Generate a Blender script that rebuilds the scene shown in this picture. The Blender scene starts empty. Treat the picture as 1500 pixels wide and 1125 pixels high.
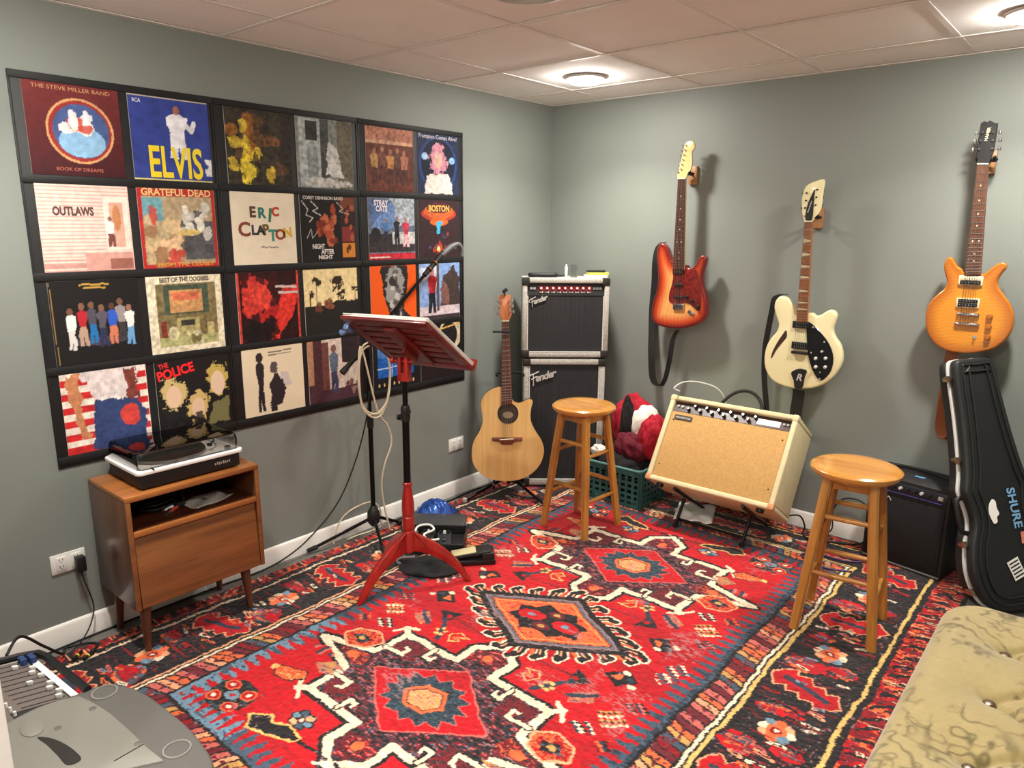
import bpy, bmesh, math, random
import numpy as np
from mathutils import Vector, Matrix, geometry
R_ = math.radians
PI = math.pi
scene = bpy.context.scene
COL = scene.collection

# ---------------------------------------------------------------- camera
FPX = 1063.35
CAM = Vector((3.00827, -3.93245, 1.62482))
CR = Vector((0.7616706, 0.64793263, 0.00641842))
CU = Vector((-0.14293632, 0.15834934, 0.97698244))
CF = Vector((-0.63200246, 0.74505623, -0.21322314))
cd = bpy.data.cameras.new('camera')
cam = bpy.data.objects.new('camera', cd)
COL.objects.link(cam)
cd.sensor_fit = 'HORIZONTAL'; cd.sensor_width = 36.0; cd.lens = FPX * 36 / 1500
cd.clip_start = 0.02
Mc = Matrix((CR, CU, -CF)).transposed().to_4x4(); Mc.translation = CAM
cam.matrix_world = Mc
scene.camera = cam
# ---------------------------------------------------------------- world, exposure
w = bpy.data.worlds.new('world'); scene.world = w; w.use_nodes = True
w.node_tree.nodes['Background'].inputs[0].default_value = (1.0, .93, .85, 1)
w.node_tree.nodes['Background'].inputs[1].default_value = .25
scene.view_settings.view_transform = 'Standard'
scene.view_settings.look = 'None'
scene.view_settings.gamma = 1.0
scene.view_settings.use_curve_mapping = False
scene.view_settings.exposure = 0.17
LAMP_STRENGTH = 215.0
BEAM_POWER = 13.5
BEAM_SPREAD = 125.0
LAMP_COLOR = (1.0, .945, .87, 1)

# ---------------------------------------------------------------- helpers
def pray(u, v):
    return CF + CR * ((u - 750) / FPX) - CU * ((v - 562.5) / FPX)
def onplane(u, v, p0, n):
    d = pray(u, v); n = Vector(n); t = (Vector(p0) - CAM).dot(n) / d.dot(n)
    return CAM + d * t
def floor_at(u, v, z=0.0): return onplane(u, v, (0, 0, z), (0, 0, 1))

def lin(c):
    if isinstance(c, str):
        c = c.lstrip('#'); c = tuple(int(c[i:i + 2], 16) for i in (0, 2, 4))
    o = []
    for x in c[:3]:
        x = x / 255.0
        o.append(x / 12.92 if x <= .04045 else ((x + .055) / 1.055) ** 2.4)
    return tuple(o)

MATS = {}
def mat(name, c=(128, 128, 128), rough=.5, metal=0., bump=0., bscale=200., var=0., vscale=6., coat=0., trans=0.,
        ior=1.45, alpha=1., sheen=0., emit=None, estr=0., stretch=None, dark=None, attr=False, spec=.5, dist=.002):
    if name in MATS: return MATS[name]
    m = bpy.data.materials.new(name); m.use_nodes = True
    nt = m.node_tree; N = nt.nodes; L = nt.links; b = N['Principled BSDF']
    col = lin(c)
    b.inputs['Base Color'].default_value = (*col, 1)
    b.inputs['Roughness'].default_value = rough
    b.inputs['Metallic'].default_value = metal
    b.inputs['Coat Weight'].default_value = coat
    b.inputs['Coat Roughness'].default_value = .08
    b.inputs['Transmission Weight'].default_value = trans
    b.inputs['IOR'].default_value = ior
    b.inputs['Alpha'].default_value = alpha
    b.inputs['Sheen Weight'].default_value = sheen
    b.inputs['Specular IOR Level'].default_value = spec
    tc = N.new('ShaderNodeTexCoord')
    src = tc.outputs['Object']
    if stretch:
        mp = N.new('ShaderNodeMapping'); mp.inputs['Scale'].default_value = stretch
        L.new(src, mp.inputs['Vector']); src = mp.outputs['Vector']
    if attr:
        a = N.new('ShaderNodeAttribute'); a.attribute_name = 'Col'
        L.new(a.outputs['Color'], b.inputs['Base Color'])
    elif var or dark:
        nz = N.new('ShaderNodeTexNoise'); nz.inputs['Scale'].default_value = vscale
        nz.inputs['Detail'].default_value = 5
        L.new(src, nz.inputs['Vector'])
        rp = N.new('ShaderNodeValToRGB')
        d = lin(dark) if dark else tuple(x * (1 - var) for x in col)
        rp.color_ramp.elements[0].color = (*d, 1); rp.color_ramp.elements[0].position = .3
        h = col if dark else tuple(min(1, x * (1 + var)) for x in col)
        rp.color_ramp.elements[1].color = (*h, 1); rp.color_ramp.elements[1].position = .7
        L.new(nz.outputs['Fac'], rp.inputs['Fac']); L.new(rp.outputs['Color'], b.inputs['Base Color'])
    if bump:
        n2 = N.new('ShaderNodeTexNoise'); n2.inputs['Scale'].default_value = bscale; n2.inputs['Detail'].default_value = 3
        L.new(tc.outputs['Object'], n2.inputs['Vector'])
        bp = N.new('ShaderNodeBump'); bp.inputs['Strength'].default_value = bump; bp.inputs['Distance'].default_value = dist
        L.new(n2.outputs['Fac'], bp.inputs['Height']); L.new(bp.outputs['Normal'], b.inputs['Normal'])
    if emit:
        b.inputs['Emission Color'].default_value = (*emit[:3], 1); b.inputs['Emission Strength'].default_value = estr
    MATS[name] = m
    return m

def wood(name, c1, c2, rough=.4, axis='Z', scale=9., coat=0., ring=18., mix=.55):
    """procedural wood: long-grain noise stretched along one object axis plus fine pores"""
    if name in MATS: return MATS[name]
    m = bpy.data.materials.new(name); m.use_nodes = True
    nt = m.node_tree; N = nt.nodes; L = nt.links; b = N['Principled BSDF']
    b.inputs['Roughness'].default_value = rough; b.inputs['Coat Weight'].default_value = coat
    b.inputs['Coat Roughness'].default_value = .12
    tc = N.new('ShaderNodeTexCoord'); mp = N.new('ShaderNodeMapping')
    s = [ring, ring, ring]; s['XYZ'.index(axis)] = 1.2
    mp.inputs['Scale'].default_value = s
    L.new(tc.outputs['Object'], mp.inputs['Vector'])
    n1 = N.new('ShaderNodeTexNoise'); n1.inputs['Scale'].default_value = 1.0; n1.inputs['Detail'].default_value = 6
    n1.inputs['Distortion'].default_value = .6
    L.new(mp.outputs['Vector'], n1.inputs['Vector'])
    mp2 = N.new('ShaderNodeMapping'); s2 = [ring * 11] * 3; s2['XYZ'.index(axis)] = 7
    mp2.inputs['Scale'].default_value = s2
    L.new(tc.outputs['Object'], mp2.inputs['Vector'])
    n2 = N.new('ShaderNodeTexNoise'); n2.inputs['Scale'].default_value = 1.0; n2.inputs['Detail'].default_value = 2
    L.new(mp2.outputs['Vector'], n2.inputs['Vector'])
    mx = N.new('ShaderNodeMath'); mx.operation = 'MULTIPLY_ADD'; mx.inputs[1].default_value = .35
    L.new(n2.outputs['Fac'], mx.inputs[0]); L.new(n1.outputs['Fac'], mx.inputs[2])
    rp = N.new('ShaderNodeValToRGB'); rp.color_ramp.elements[0].position = .45; rp.color_ramp.elements[1].position = .85
    rp.color_ramp.elements[0].color = (*lin(c2), 1); rp.color_ramp.elements[1].color = (*lin(c1), 1)
    L.new(mx.outputs[0], rp.inputs['Fac']); L.new(rp.outputs['Color'], b.inputs['Base Color'])
    bp = N.new('ShaderNodeBump'); bp.inputs['Strength'].default_value = .12; bp.inputs['Distance'].default_value = .001
    L.new(n2.outputs['Fac'], bp.inputs['Height']); L.new(bp.outputs['Normal'], b.inputs['Normal'])
    MATS[name] = m
    return m

def B(): return bmesh.new()

def box(bm, c, s, M=None, bev=0., seg=2):
    """box centred at c with full sizes s, optional bevel and transform"""
    b2 = bmesh.new() if bev else bm
    hx, hy, hz = s[0] / 2, s[1] / 2, s[2] / 2
    vs = [b2.verts.new((c[0] + x * hx, c[1] + y * hy, c[2] + z * hz)) for x in (-1, 1) for y in (-1, 1) for z in (-1, 1)]
    fs = [(0, 1, 3, 2), (4, 6, 7, 5), (0, 4, 5, 1), (2, 3, 7, 6), (0, 2, 6, 4), (1, 5, 7, 3)]
    for f in fs: b2.faces.new([vs[i] for i in f])
    if bev:
        bmesh.ops.bevel(b2, geom=list(b2.edges), offset=bev, segments=seg, profile=.5, affect='EDGES', clamp_overlap=True)
        merge(bm, b2, M)
    elif M is not None:
        for v in vs: v.co = M @ v.co

def merge(bm, b2, M=None):
    mp = {}
    for v in b2.verts: mp[v] = bm.verts.new(M @ v.co if M is not None else v.co)
    for f in b2.faces:
        try: bm.faces.new([mp[v] for v in f.verts])
        except ValueError: pass
    b2.free()

def frame(d):
    d = Vector(d).normalized(); up = Vector((0, 0, 1)) if abs(d.z) < .95 else Vector((1, 0, 0))
    a = d.cross(up).normalized(); return a, d.cross(a).normalized()

def cyl(bm, p0, p1, r0, r1=None, n=14, cap=True):
    r1 = r0 if r1 is None else r1
    p0 = Vector(p0); p1 = Vector(p1); a, b = frame(p1 - p0)
    A = []; Bv = []
    for i in range(n):
        t = 2 * PI * i / n; d = a * math.cos(t) + b * math.sin(t)
        A.append(bm.verts.new(p0 + d * r0)); Bv.append(bm.verts.new(p1 + d * r1))
    for i in range(n):
        j = (i + 1) % n; bm.faces.new((A[i], A[j], Bv[j], Bv[i]))
    if cap: bm.faces.new(A[::-1]); bm.faces.new(Bv)

def tube(bm, pts, r, n=8, closed=False, sx=1.):
    """tube along points; r a number or a list"""
    pts = [Vector(p) for p in pts]; m = len(pts)
    rs = r if isinstance(r, (list, tuple)) else [r] * m
    rings = []; pa = None
    for i, p in enumerate(pts):
        if closed: t = pts[(i + 1) % m] - pts[i - 1]
        else: t = pts[min(i + 1, m - 1)] - pts[max(i - 1, 0)]
        if t.length < 1e-9: t = Vector((0, 0, 1))
        t.normalize()
        if pa is None: pa, _ = frame(t)
        pa = (pa - t * pa.dot(t))
        if pa.length < 1e-6: pa, _ = frame(t)
        pa.normalize(); pb = t.cross(pa)
        rings.append([bm.verts.new(p + (pa * math.cos(2 * PI * k / n) * sx + pb * math.sin(2 * PI * k / n)) * rs[i]) for k in range(n)])
    for i in range(m if closed else m - 1):
        A = rings[i]; Bv = rings[(i + 1) % m]
        for k in range(n):
            j = (k + 1) % n; bm.faces.new((A[k], A[j], Bv[j], Bv[k]))
    if not closed:
        bm.faces.new(rings[0][::-1]); bm.faces.new(rings[-1])

def lathe(bm, prof, n=24, M=None, ring=False):
    """revolve (r,z) profile about local z"""
    rings = []
    for r, z in prof:
        if r < 1e-6: rings.append([bm.verts.new((0, 0, z))])
        else: rings.append([bm.verts.new((r * math.cos(2 * PI * i / n), r * math.sin(2 * PI * i / n), z)) for i in range(n)])
    for A, Bv in zip(rings, rings[1:]):
        for i in range(n):
            j = (i + 1) % n
            if len(A) == 1 and len(Bv) == 1: continue
            if len(A) == 1: bm.faces.new((A[0], Bv[j], Bv[i]))
            elif len(Bv) == 1: bm.faces.new((A[i], A[j], Bv[0]))
            else: bm.faces.new((A[i], A[j], Bv[j], Bv[i]))
    if ring:
        for i in range(n):
            j = (i + 1) % n; bm.faces.new((rings[-1][i], rings[-1][j], rings[0][j], rings[0][i]))
    else:
        if len(rings[0]) > 1: bm.faces.new(rings[0][::-1])
        if len(rings[-1]) > 1: bm.faces.new(rings[-1])
    if M is not None:
        for ring in rings:
            for v in ring: v.co = M @ v.co

def crv(pts, k=6, closed=False):
    """Catmull-Rom through points"""
    P = [Vector(p) for p in pts]; m = len(P); out = []
    rng = range(m) if closed else range(m - 1)
    for i in rng:
        if closed: a, b, c, d = P[i - 1], P[i], P[(i + 1) % m], P[(i + 2) % m]
        else: a, b, c, d = P[max(i - 1, 0)], P[i], P[i + 1], P[min(i + 2, m - 1)]
        for s in range(k):
            t = s / k
            out.append(.5 * ((2 * b) + (c - a) * t + (2 * a - 5 * b + 4 * c - d) * t * t + (3 * b - a - 3 * c + d) * t ** 3))
    if not closed: out.append(P[-1].copy())
    return out

def area2(p): return .5 * sum(p[i - 1][0] * p[i][1] - p[i][0] * p[i - 1][1] for i in range(len(p)))
def inset(p, d):
    """move a CCW 2-D outline inward"""
    n = len(p); o = []
    for i in range(n):
        a = Vector(p[i - 1]); b = Vector(p[i]); c = Vector(p[(i + 1) % n])
        t = (c - a)
        if t.length < 1e-9: o.append(tuple(b)); continue
        t.normalize(); o.append((b.x - t.y * d, b.y + t.x * d))
    return o
def prism(bm, out, y0, y1, r=0., k=3, M=None, front=True):
    """outline in local (x,z), extruded from y0 (front) to y1 (back) with rounded rims"""
    p = [(q[0], q[1]) for q in out]
    if area2(p) < 0: p = p[::-1]
    loops = []
    if r > 0:
        for i in range(k):
            t = PI / 2 * i / k; loops.append((inset(p, r * (1 - math.sin(t))), y0 + r * (1 - math.cos(t))))
        loops.append((p, y0 + r)); loops.append((p, y1 - r))
        for i in range(1, k + 1):
            t = PI / 2 * i / k; loops.append((inset(p, r * (1 - math.cos(t))), y1 - r + r * math.sin(t)))
    else: loops = [(p, y0), (p, y1)]
    V = [[bm.verts.new((x, y, z)) for x, z in q] for q, y in loops]
    n = len(p)
    for A, C in zip(V, V[1:]):
        for i in range(n):
            j = (i + 1) % n; bm.faces.new((A[i], A[j], C[j], C[i]))
    if front: bm.faces.new(V[0][::-1])
    bm.faces.new(V[-1])
    if M is not None:
        for L_ in V:
            for v in L_: v.co = M @ v.co

WM = {}
def obj(name, bm, m, parent=None, smooth=38, M=None, world=False, kind=None):
    bmesh.ops.recalc_face_normals(bm, faces=bm.faces)
    me = bpy.data.meshes.new(name); bm.to_mesh(me); bm.free()
    return omesh(name, me, m, parent, smooth, M, world, kind)
def omesh(name, me, m, parent=None, smooth=38, M=None, world=False, kind=None):
    if M is not None: me.transform(M)
    if world and parent is not None: me.transform(WM[parent.name].inverted())
    if m is not None: me.materials.append(m)
    if smooth:
        me.polygons.foreach_set('use_smooth', [True] * len(me.polygons))
        if smooth < 180: me.set_sharp_from_angle(angle=R_(smooth))
    o = bpy.data.objects.new(name, me); COL.objects.link(o)
    if parent is not None: o.parent = parent
    WM[o.name] = WM[parent.name].copy() if parent is not None else Matrix()
    if kind: o['kind'] = kind
    return o
def tag(o, label=None, cat=None, group=None, kind=None):
    if label: o['label'] = label
    if cat: o['category'] = cat
    if group: o['group'] = group
    if kind: o['kind'] = kind
    return o
def thing(name, label, cat, loc=(0, 0, 0), rotz=0., group=None, M=None):
    o = bpy.data.objects.new(name, None); COL.objects.link(o)
    M = M if M is not None else Matrix.Translation(Vector(loc)) @ Matrix.Rotation(rotz, 4, 'Z')
    o.matrix_world = M; o.empty_display_size = .05
    WM[o.name] = M.copy()
    return tag(o, label, cat, group)
def structure(name, bm, m, smooth=0):
    o = obj(name, bm, m, None, smooth); o['kind'] = 'structure'; return o
def copy_tree(o, parent=None):
    c = o.copy(); COL.objects.link(c); c.parent = parent
    WM[c.name] = WM[o.name].copy()
    for ch in list(o.children): copy_tree(ch, c)
    return c
def T(x, y, z): return Matrix.Translation((x, y, z))
def RX(a): return Matrix.Rotation(a, 4, 'X')
def RY(a): return Matrix.Rotation(a, 4, 'Y')
def RZ(a): return Matrix.Rotation(a, 4, 'Z')

def text(name, body, size, m, parent, M, bold=0., shear=0., align='CENTER', ext=.0006, width=None, spacing=1.):
    """lettering as thin solid type, laid in local x (right) / y (up)"""
    cu = bpy.data.curves.new(name, 'FONT'); cu.body = body; cu.size = size; cu.align_x = align
    cu.extrude = ext; cu.offset = bold; cu.shear = shear; cu.resolution_u = 3; cu.space_character = spacing
    t = bpy.data.objects.new(name + '_tmp', cu)
    me = bpy.data.meshes.new_from_object(t)
    bpy.data.objects.remove(t); bpy.data.curves.remove(cu)
    if width:
        co = np.empty(len(me.vertices) * 3); me.vertices.foreach_get('co', co); xs = co[0::3]
        wd = xs.max() - xs.min()
        if wd > 0: me.transform(Matrix.Diagonal((width / wd, 1, 1, 1)))
    me.name = name
    return omesh(name, me, m, parent, 0, M)

def setcol(me, cols):
    a = me.color_attributes.new('Col', 'FLOAT_COLOR', 'POINT')
    a.data.foreach_set('color', np.concatenate([cols, np.ones((len(cols), 1))], 1).astype(np.float32).ravel())
def gridmesh(name, P, cols):
    """P: (h,w,3) points, cols (h,w,3) linear"""
    h, w_ = P.shape[:2]
    i = np.arange(h * w_).reshape(h, w_)
    q = np.stack([i[:-1, :-1], i[:-1, 1:], i[1:, 1:], i[1:, :-1]], -1).reshape(-1, 4)
    me = bpy.data.meshes.new(name)
    me.vertices.add(h * w_); me.vertices.foreach_set('co', P.astype(np.float32).ravel())
    me.loops.add(q.size); me.loops.foreach_set('vertex_index', q.astype(np.int32).ravel())
    me.polygons.add(len(q)); me.polygons.foreach_set('loop_start', np.arange(0, q.size, 4, dtype=np.int32))
    me.update(calc_edges=True)
    setcol(me, cols.reshape(-1, 3))
    return me
def nplin(c): return np.array(lin(c))

def inpoly(X, Y, poly):
    r = np.zeros(X.shape, bool); n = len(poly)
    for i in range(n):
        x1, y1 = poly[i - 1]; x2, y2 = poly[i]
        if y1 == y2: continue
        c = ((Y < y1) != (Y < y2)) & (X < (x2 - x1) * (Y - y1) / (y2 - y1) + x1)
        r ^= c
    return r
def segdist(X, Y, a, b):
    dx, dy = b[0] - a[0], b[1] - a[1]; l = dx * dx + dy * dy + 1e-12
    t = np.clip(((X - a[0]) * dx + (Y - a[1]) * dy) / l, 0, 1)
    return np.hypot(X - a[0] - t * dx, Y - a[1] - t * dy)

# common materials
M_black = mat('black_plastic', (24, 24, 25), .45, bump=.1, bscale=400)
M_blackmetal = mat('black_metal', (20, 20, 21), .35, metal=.6)
M_chrome = mat('chrome', (205, 205, 208), .18, metal=1.)
M_steel = mat('steel', (150, 150, 150), .3, metal=1.)
M_rubber = mat('black_rubber', (18, 18, 18), .6)
M_white = mat('white_plastic', (228, 226, 220), .4)
M_cream = mat('cream_plastic', (226, 214, 178), .35)
M_brass = mat('brass', (190, 150, 80), .3, metal=1.)
M_paper = mat('white_paper', (236, 233, 226), .8)
# ================================================================ the room
XR, YF, H = 4.3, -3.62, 2.375
HALL = -5.6
M_wall = mat('grey_wall_paint', (128, 133, 127), .55, bump=.08, bscale=350, var=.03, vscale=1.5, dist=.001)
M_trim = mat('white_trim_paint', (236, 233, 226), .35)
M_carpet = mat('grey_carpet', (104, 101, 96), .95, bump=.6, bscale=500, var=.12, vscale=60)
M_tile = mat('ceiling_tile_board', (246, 244, 240), .9, bump=.25, bscale=260, var=.02, vscale=5)
M_bar = mat('ceiling_bar_paint', (234, 229, 222), .5)

b = B(); box(b, (XR / 2, (HALL) / 2, -.05), (XR + .2, -HALL + .2, .1)); structure('floor', b, M_carpet)
b = B(); box(b, (-.05, HALL / 2, 1.3), (.1, -HALL + .2, 2.7)); structure('wall_left', b, M_wall)
b = B(); box(b, (XR / 2, .05, 1.3), (XR + .2, .1, 2.7)); structure('wall_back', b, M_wall)
b = B(); box(b, (XR + .05, HALL / 2, 1.3), (.1, -HALL + .2, 2.7)); structure('wall_right', b, M_wall)
DX0, DX1 = 1.36, 3.55          # cased opening the photograph is taken through
b = B()
box(b, ((DX0 - .02) / 2, YF - .06, 1.25), (DX0 - .02, .12, 2.5)); box(b, ((DX1 + .02 + XR) / 2, YF - .06, 1.25), (XR - DX1 - .02, .12, 2.5))
box(b, ((DX0 + DX1) / 2, YF - .06, 2.3), (DX1 - DX0 + .04, .12, .4))
structure('wall_front', b, M_wall)
b = B(); box(b, (XR / 2, HALL - .05, 1.25), (XR, .1, 2.5)); structure('wall_hall', b, mat('pale_hall_paint', (222, 218, 210), .6))
def casing(name, parts):
    b = B()
    for c, s in parts: box(b, c, s, bev=.004)
    return structure(name, b, M_trim, 30)
casing('trim_1', [((DX0 - .012, YF - .06, 1.03), (.025, .16, 2.06)), ((DX0 - .05, YF + .008, 1.03), (.07, .016, 2.06)),
                  ((DX1 + .012, YF - .06, 1.03), (.025, .16, 2.06)), ((DX1 + .05, YF + .008, 1.03), (.07, .016, 2.06)),
                  (((DX0 + DX1) / 2, YF - .06, 2.07), (DX1 - DX0 + .05, .16, .025)), (((DX0 + DX1) / 2, YF + .008, 2.115), (DX1 - DX0 + .2, .016, .07))])
def baseboard(name, p0, p1, n):
    """moulded baseboard from p0 to p1; n points into the room"""
    p0 = Vector(p0); p1 = Vector(p1); n = Vector(n)
    prof = [(0, 0), (.014, 0), (.014, .062), (.011, .07), (.011, .078), (.007, .086), (.003, .09), (0, .09)]
    b = B(); A = [b.verts.new(p0 + n * x + Vector((0, 0, z))) for x, z in prof]; C = [b.verts.new(p1 + n * x + Vector((0, 0, z))) for x, z in prof]
    for i in range(len(prof)):
        j = (i + 1) % len(prof); b.faces.new((A[i], A[j], C[j], C[i]))
    b.faces.new(A); b.faces.new(C[::-1])
    structure(name, b, M_trim, 30)
baseboard('baseboard_left', (0, YF, 0), (0, 0, 0), (1, 0, 0))
baseboard('baseboard_back', (0, 0, 0), (XR, 0, 0), (0, -1, 0))
baseboard('baseboard_right', (XR, YF, 0), (XR, 0, 0), (-1, 0, 0))

# suspended ceiling: slab above, bars, tiles
b = B(); box(b, (XR / 2, HALL / 2, H + .1), (XR + .2, -HALL + .2, .06)); ceil = structure('ceiling', b, M_tile)
xs = [0.] + [.425 + .6365 * i for i in range(0, 7)]; xs = [x for x in xs if x < XR - .05] + [XR]
ys = [0.] + [-.375 - .6285 * i for i in range(0, 9)]; ys = [y for y in ys if y > HALL + .05] + [HALL]
tmesh = {}
for i in range(len(xs) - 1):
    for j in range(len(ys) - 1):
        wx, wy = xs[i + 1] - xs[i] - .006, ys[j] - ys[j + 1] - .006
        key = (round(wx, 3), round(wy, 3))
        if key not in tmesh:
            b = B(); box(b, (0, 0, 0), (wx, wy, .016), bev=.003, seg=1)
            me = bpy.data.meshes.new('ceiling_tile'); bmesh.ops.recalc_face_normals(b, faces=b.faces); b.to_mesh(me); b.free(); me.materials.append(M_tile)
            tmesh[key] = me
        o = bpy.data.objects.new('ceiling_tile', tmesh[key]); COL.objects.link(o); o.parent = ceil
        o.location = ((xs[i] + xs[i + 1]) / 2, (ys[j] + ys[j + 1]) / 2, H + .012)
        WM[o.name] = Matrix()
for x in xs[1:-1]:
    b = B(); box(b, (x, HALL / 2, H + .0015), (.022, -HALL, .003)); obj('ceiling_bar', b, M_bar, ceil, 0)
for y in ys[1:-1]:
    b = B(); box(b, (XR / 2, y, H + .0008), (XR, .022, .003)); obj('ceiling_bar', b, M_bar, ceil, 0)
for nm, c, s in (('ceiling_edge_angle', (.011, HALL / 2, H), (.022, -HALL, .003)), ('ceiling_edge_angle', (XR / 2, -.011, H), (XR, .022, .003))):
    b = B(); box(b, c, s); obj(nm, b, M_bar, ceil, 0)

# recessed disc lamps
M_lens = mat('lamp_lens', (255, 250, 240), .4, emit=LAMP_COLOR, estr=LAMP_STRENGTH)
def lamp(x, y, label):
    t = thing('ceiling_lamp', label, 'ceiling light', (x, y, H), group='recessed ceiling lamps')
    b = B(); lathe(b, [(.105, .0), (.105, -.006), (.098, -.011), (.083, -.009), (.083, -.002), (.0, -.002)], 40); obj('trim_ring', b, M_white, t)
    b = B(); lathe(b, [(.0824, -.0095), (.0815, -.022), (.074, -.0275), (.045, -.030), (.0, -.031)], 32); obj('lens', b, M_lens, t, 180)
    ld = bpy.data.lights.new('lamp_beam', 'AREA'); ld.shape = 'DISK'; ld.size = .15; ld.energy = BEAM_POWER; ld.color = LAMP_COLOR[:3]; ld.spread = R_(BEAM_SPREAD)
    lo_ = bpy.data.objects.new('lamp_beam', ld); COL.objects.link(lo_); lo_.parent = t; lo_.location = (0, 0, -.034)
LAMPS = [(.70, -.64, 'lit round ceiling lamp in the tile nearest the room corner'), (2.62, -.62, 'lit round ceiling lamp in front of the amber guitar wall'),
         (.72, -3.2, 'lit round ceiling lamp above the cabinet end of the rug'), (2.62, -2.9, 'lit round ceiling lamp above the tufted bench'),
         (2.1, -4.6, 'lit round hall ceiling lamp by the mixer side of the opening'), (3.1, -4.6, 'lit round hall ceiling lamp by the bench side of the opening')]  # hall pair is out of view, added to fill the lower room with light
for a in LAMPS: lamp(*a)
# round diffuser
t = thing('air_diffuser', 'round white slotted air diffuser in the ceiling', 'air vent', (1.38, -1.95, H))
M_dark = mat('dark_void', (40, 36, 33), .9)
b = B(); lathe(b, [(.12, .002), (.12, -.004), (.0, -.004)], 36); obj('throat', b, M_dark, t)
for k, (ra, rb) in enumerate(((.035, .052), (.062, .079), (.089, .106))):
    b = B(); lathe(b, [(ra, -.002), (ra + .004, -.02), (rb, -.012), (rb - .002, -.006)], 36, ring=True); obj('vane_ring', b, M_bar, t)
b = B(); lathe(b, [(.118, .0), (.12, -.016), (.135, -.014), (.165, -.002), (.165, 0)], 40, ring=True); obj('flange', b, M_bar, t)

# wall outlets
def outlet(y, z, wd, label, gangs=2):
    t = thing('wall_outlet', label, 'outlet', (0, y, z))
    b = B(); box(b, (.003, 0, 0), (.006, wd, .078), bev=.002); obj('face_plate', b, M_white, t)
    for g in range(gangs):
        yy = (g - (gangs - 1) / 2) * .052
        b = B(); box(b, (.0075, yy, 0), (.004, .034, .056), bev=.0015); r = obj('receptacle', b, M_white, t)
        b = B()
        for zz in (-.014, .014):
            box(b, (.0098, yy - .006, zz + .003), (.0012, .0022, .009)); box(b, (.0098, yy + .006, zz + .003), (.0012, .0022, .007)); cyl(b, (.0092, yy, zz - .006), (.0104, yy, zz - .006), .0022, n=8)
        obj('slot', b, M_dark, r, 0, kind='stuff')
    return t
outlet(-3.055, .336, .122, 'white two-gang wall outlet with a black adapter plugged in')
outlet(-.913, .322, .125, 'white two-gang wall outlet beside the acoustic guitar')
t = thing('power_adapter', 'small black power adapter plugged into the outlet by the cabinet', 'adapter', (.0125, -3.022, .336))
b = B(); box(b, (.019, 0, -.012), (.036, .032, .062), bev=.005); obj('housing', b, M_black, t)
b = B(); tube(b, crv([(.02, 0, -.04), (.022, .003, -.08), (.024, .02, -.16), (.02, .025, -.22), (.03, .0, -.28), (.06, -.05, -.318), (.08, -.1, -.329), (.07, -.16, -.329)], 8), .0026, 6); obj('cord', b, M_rubber, t)
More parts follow.
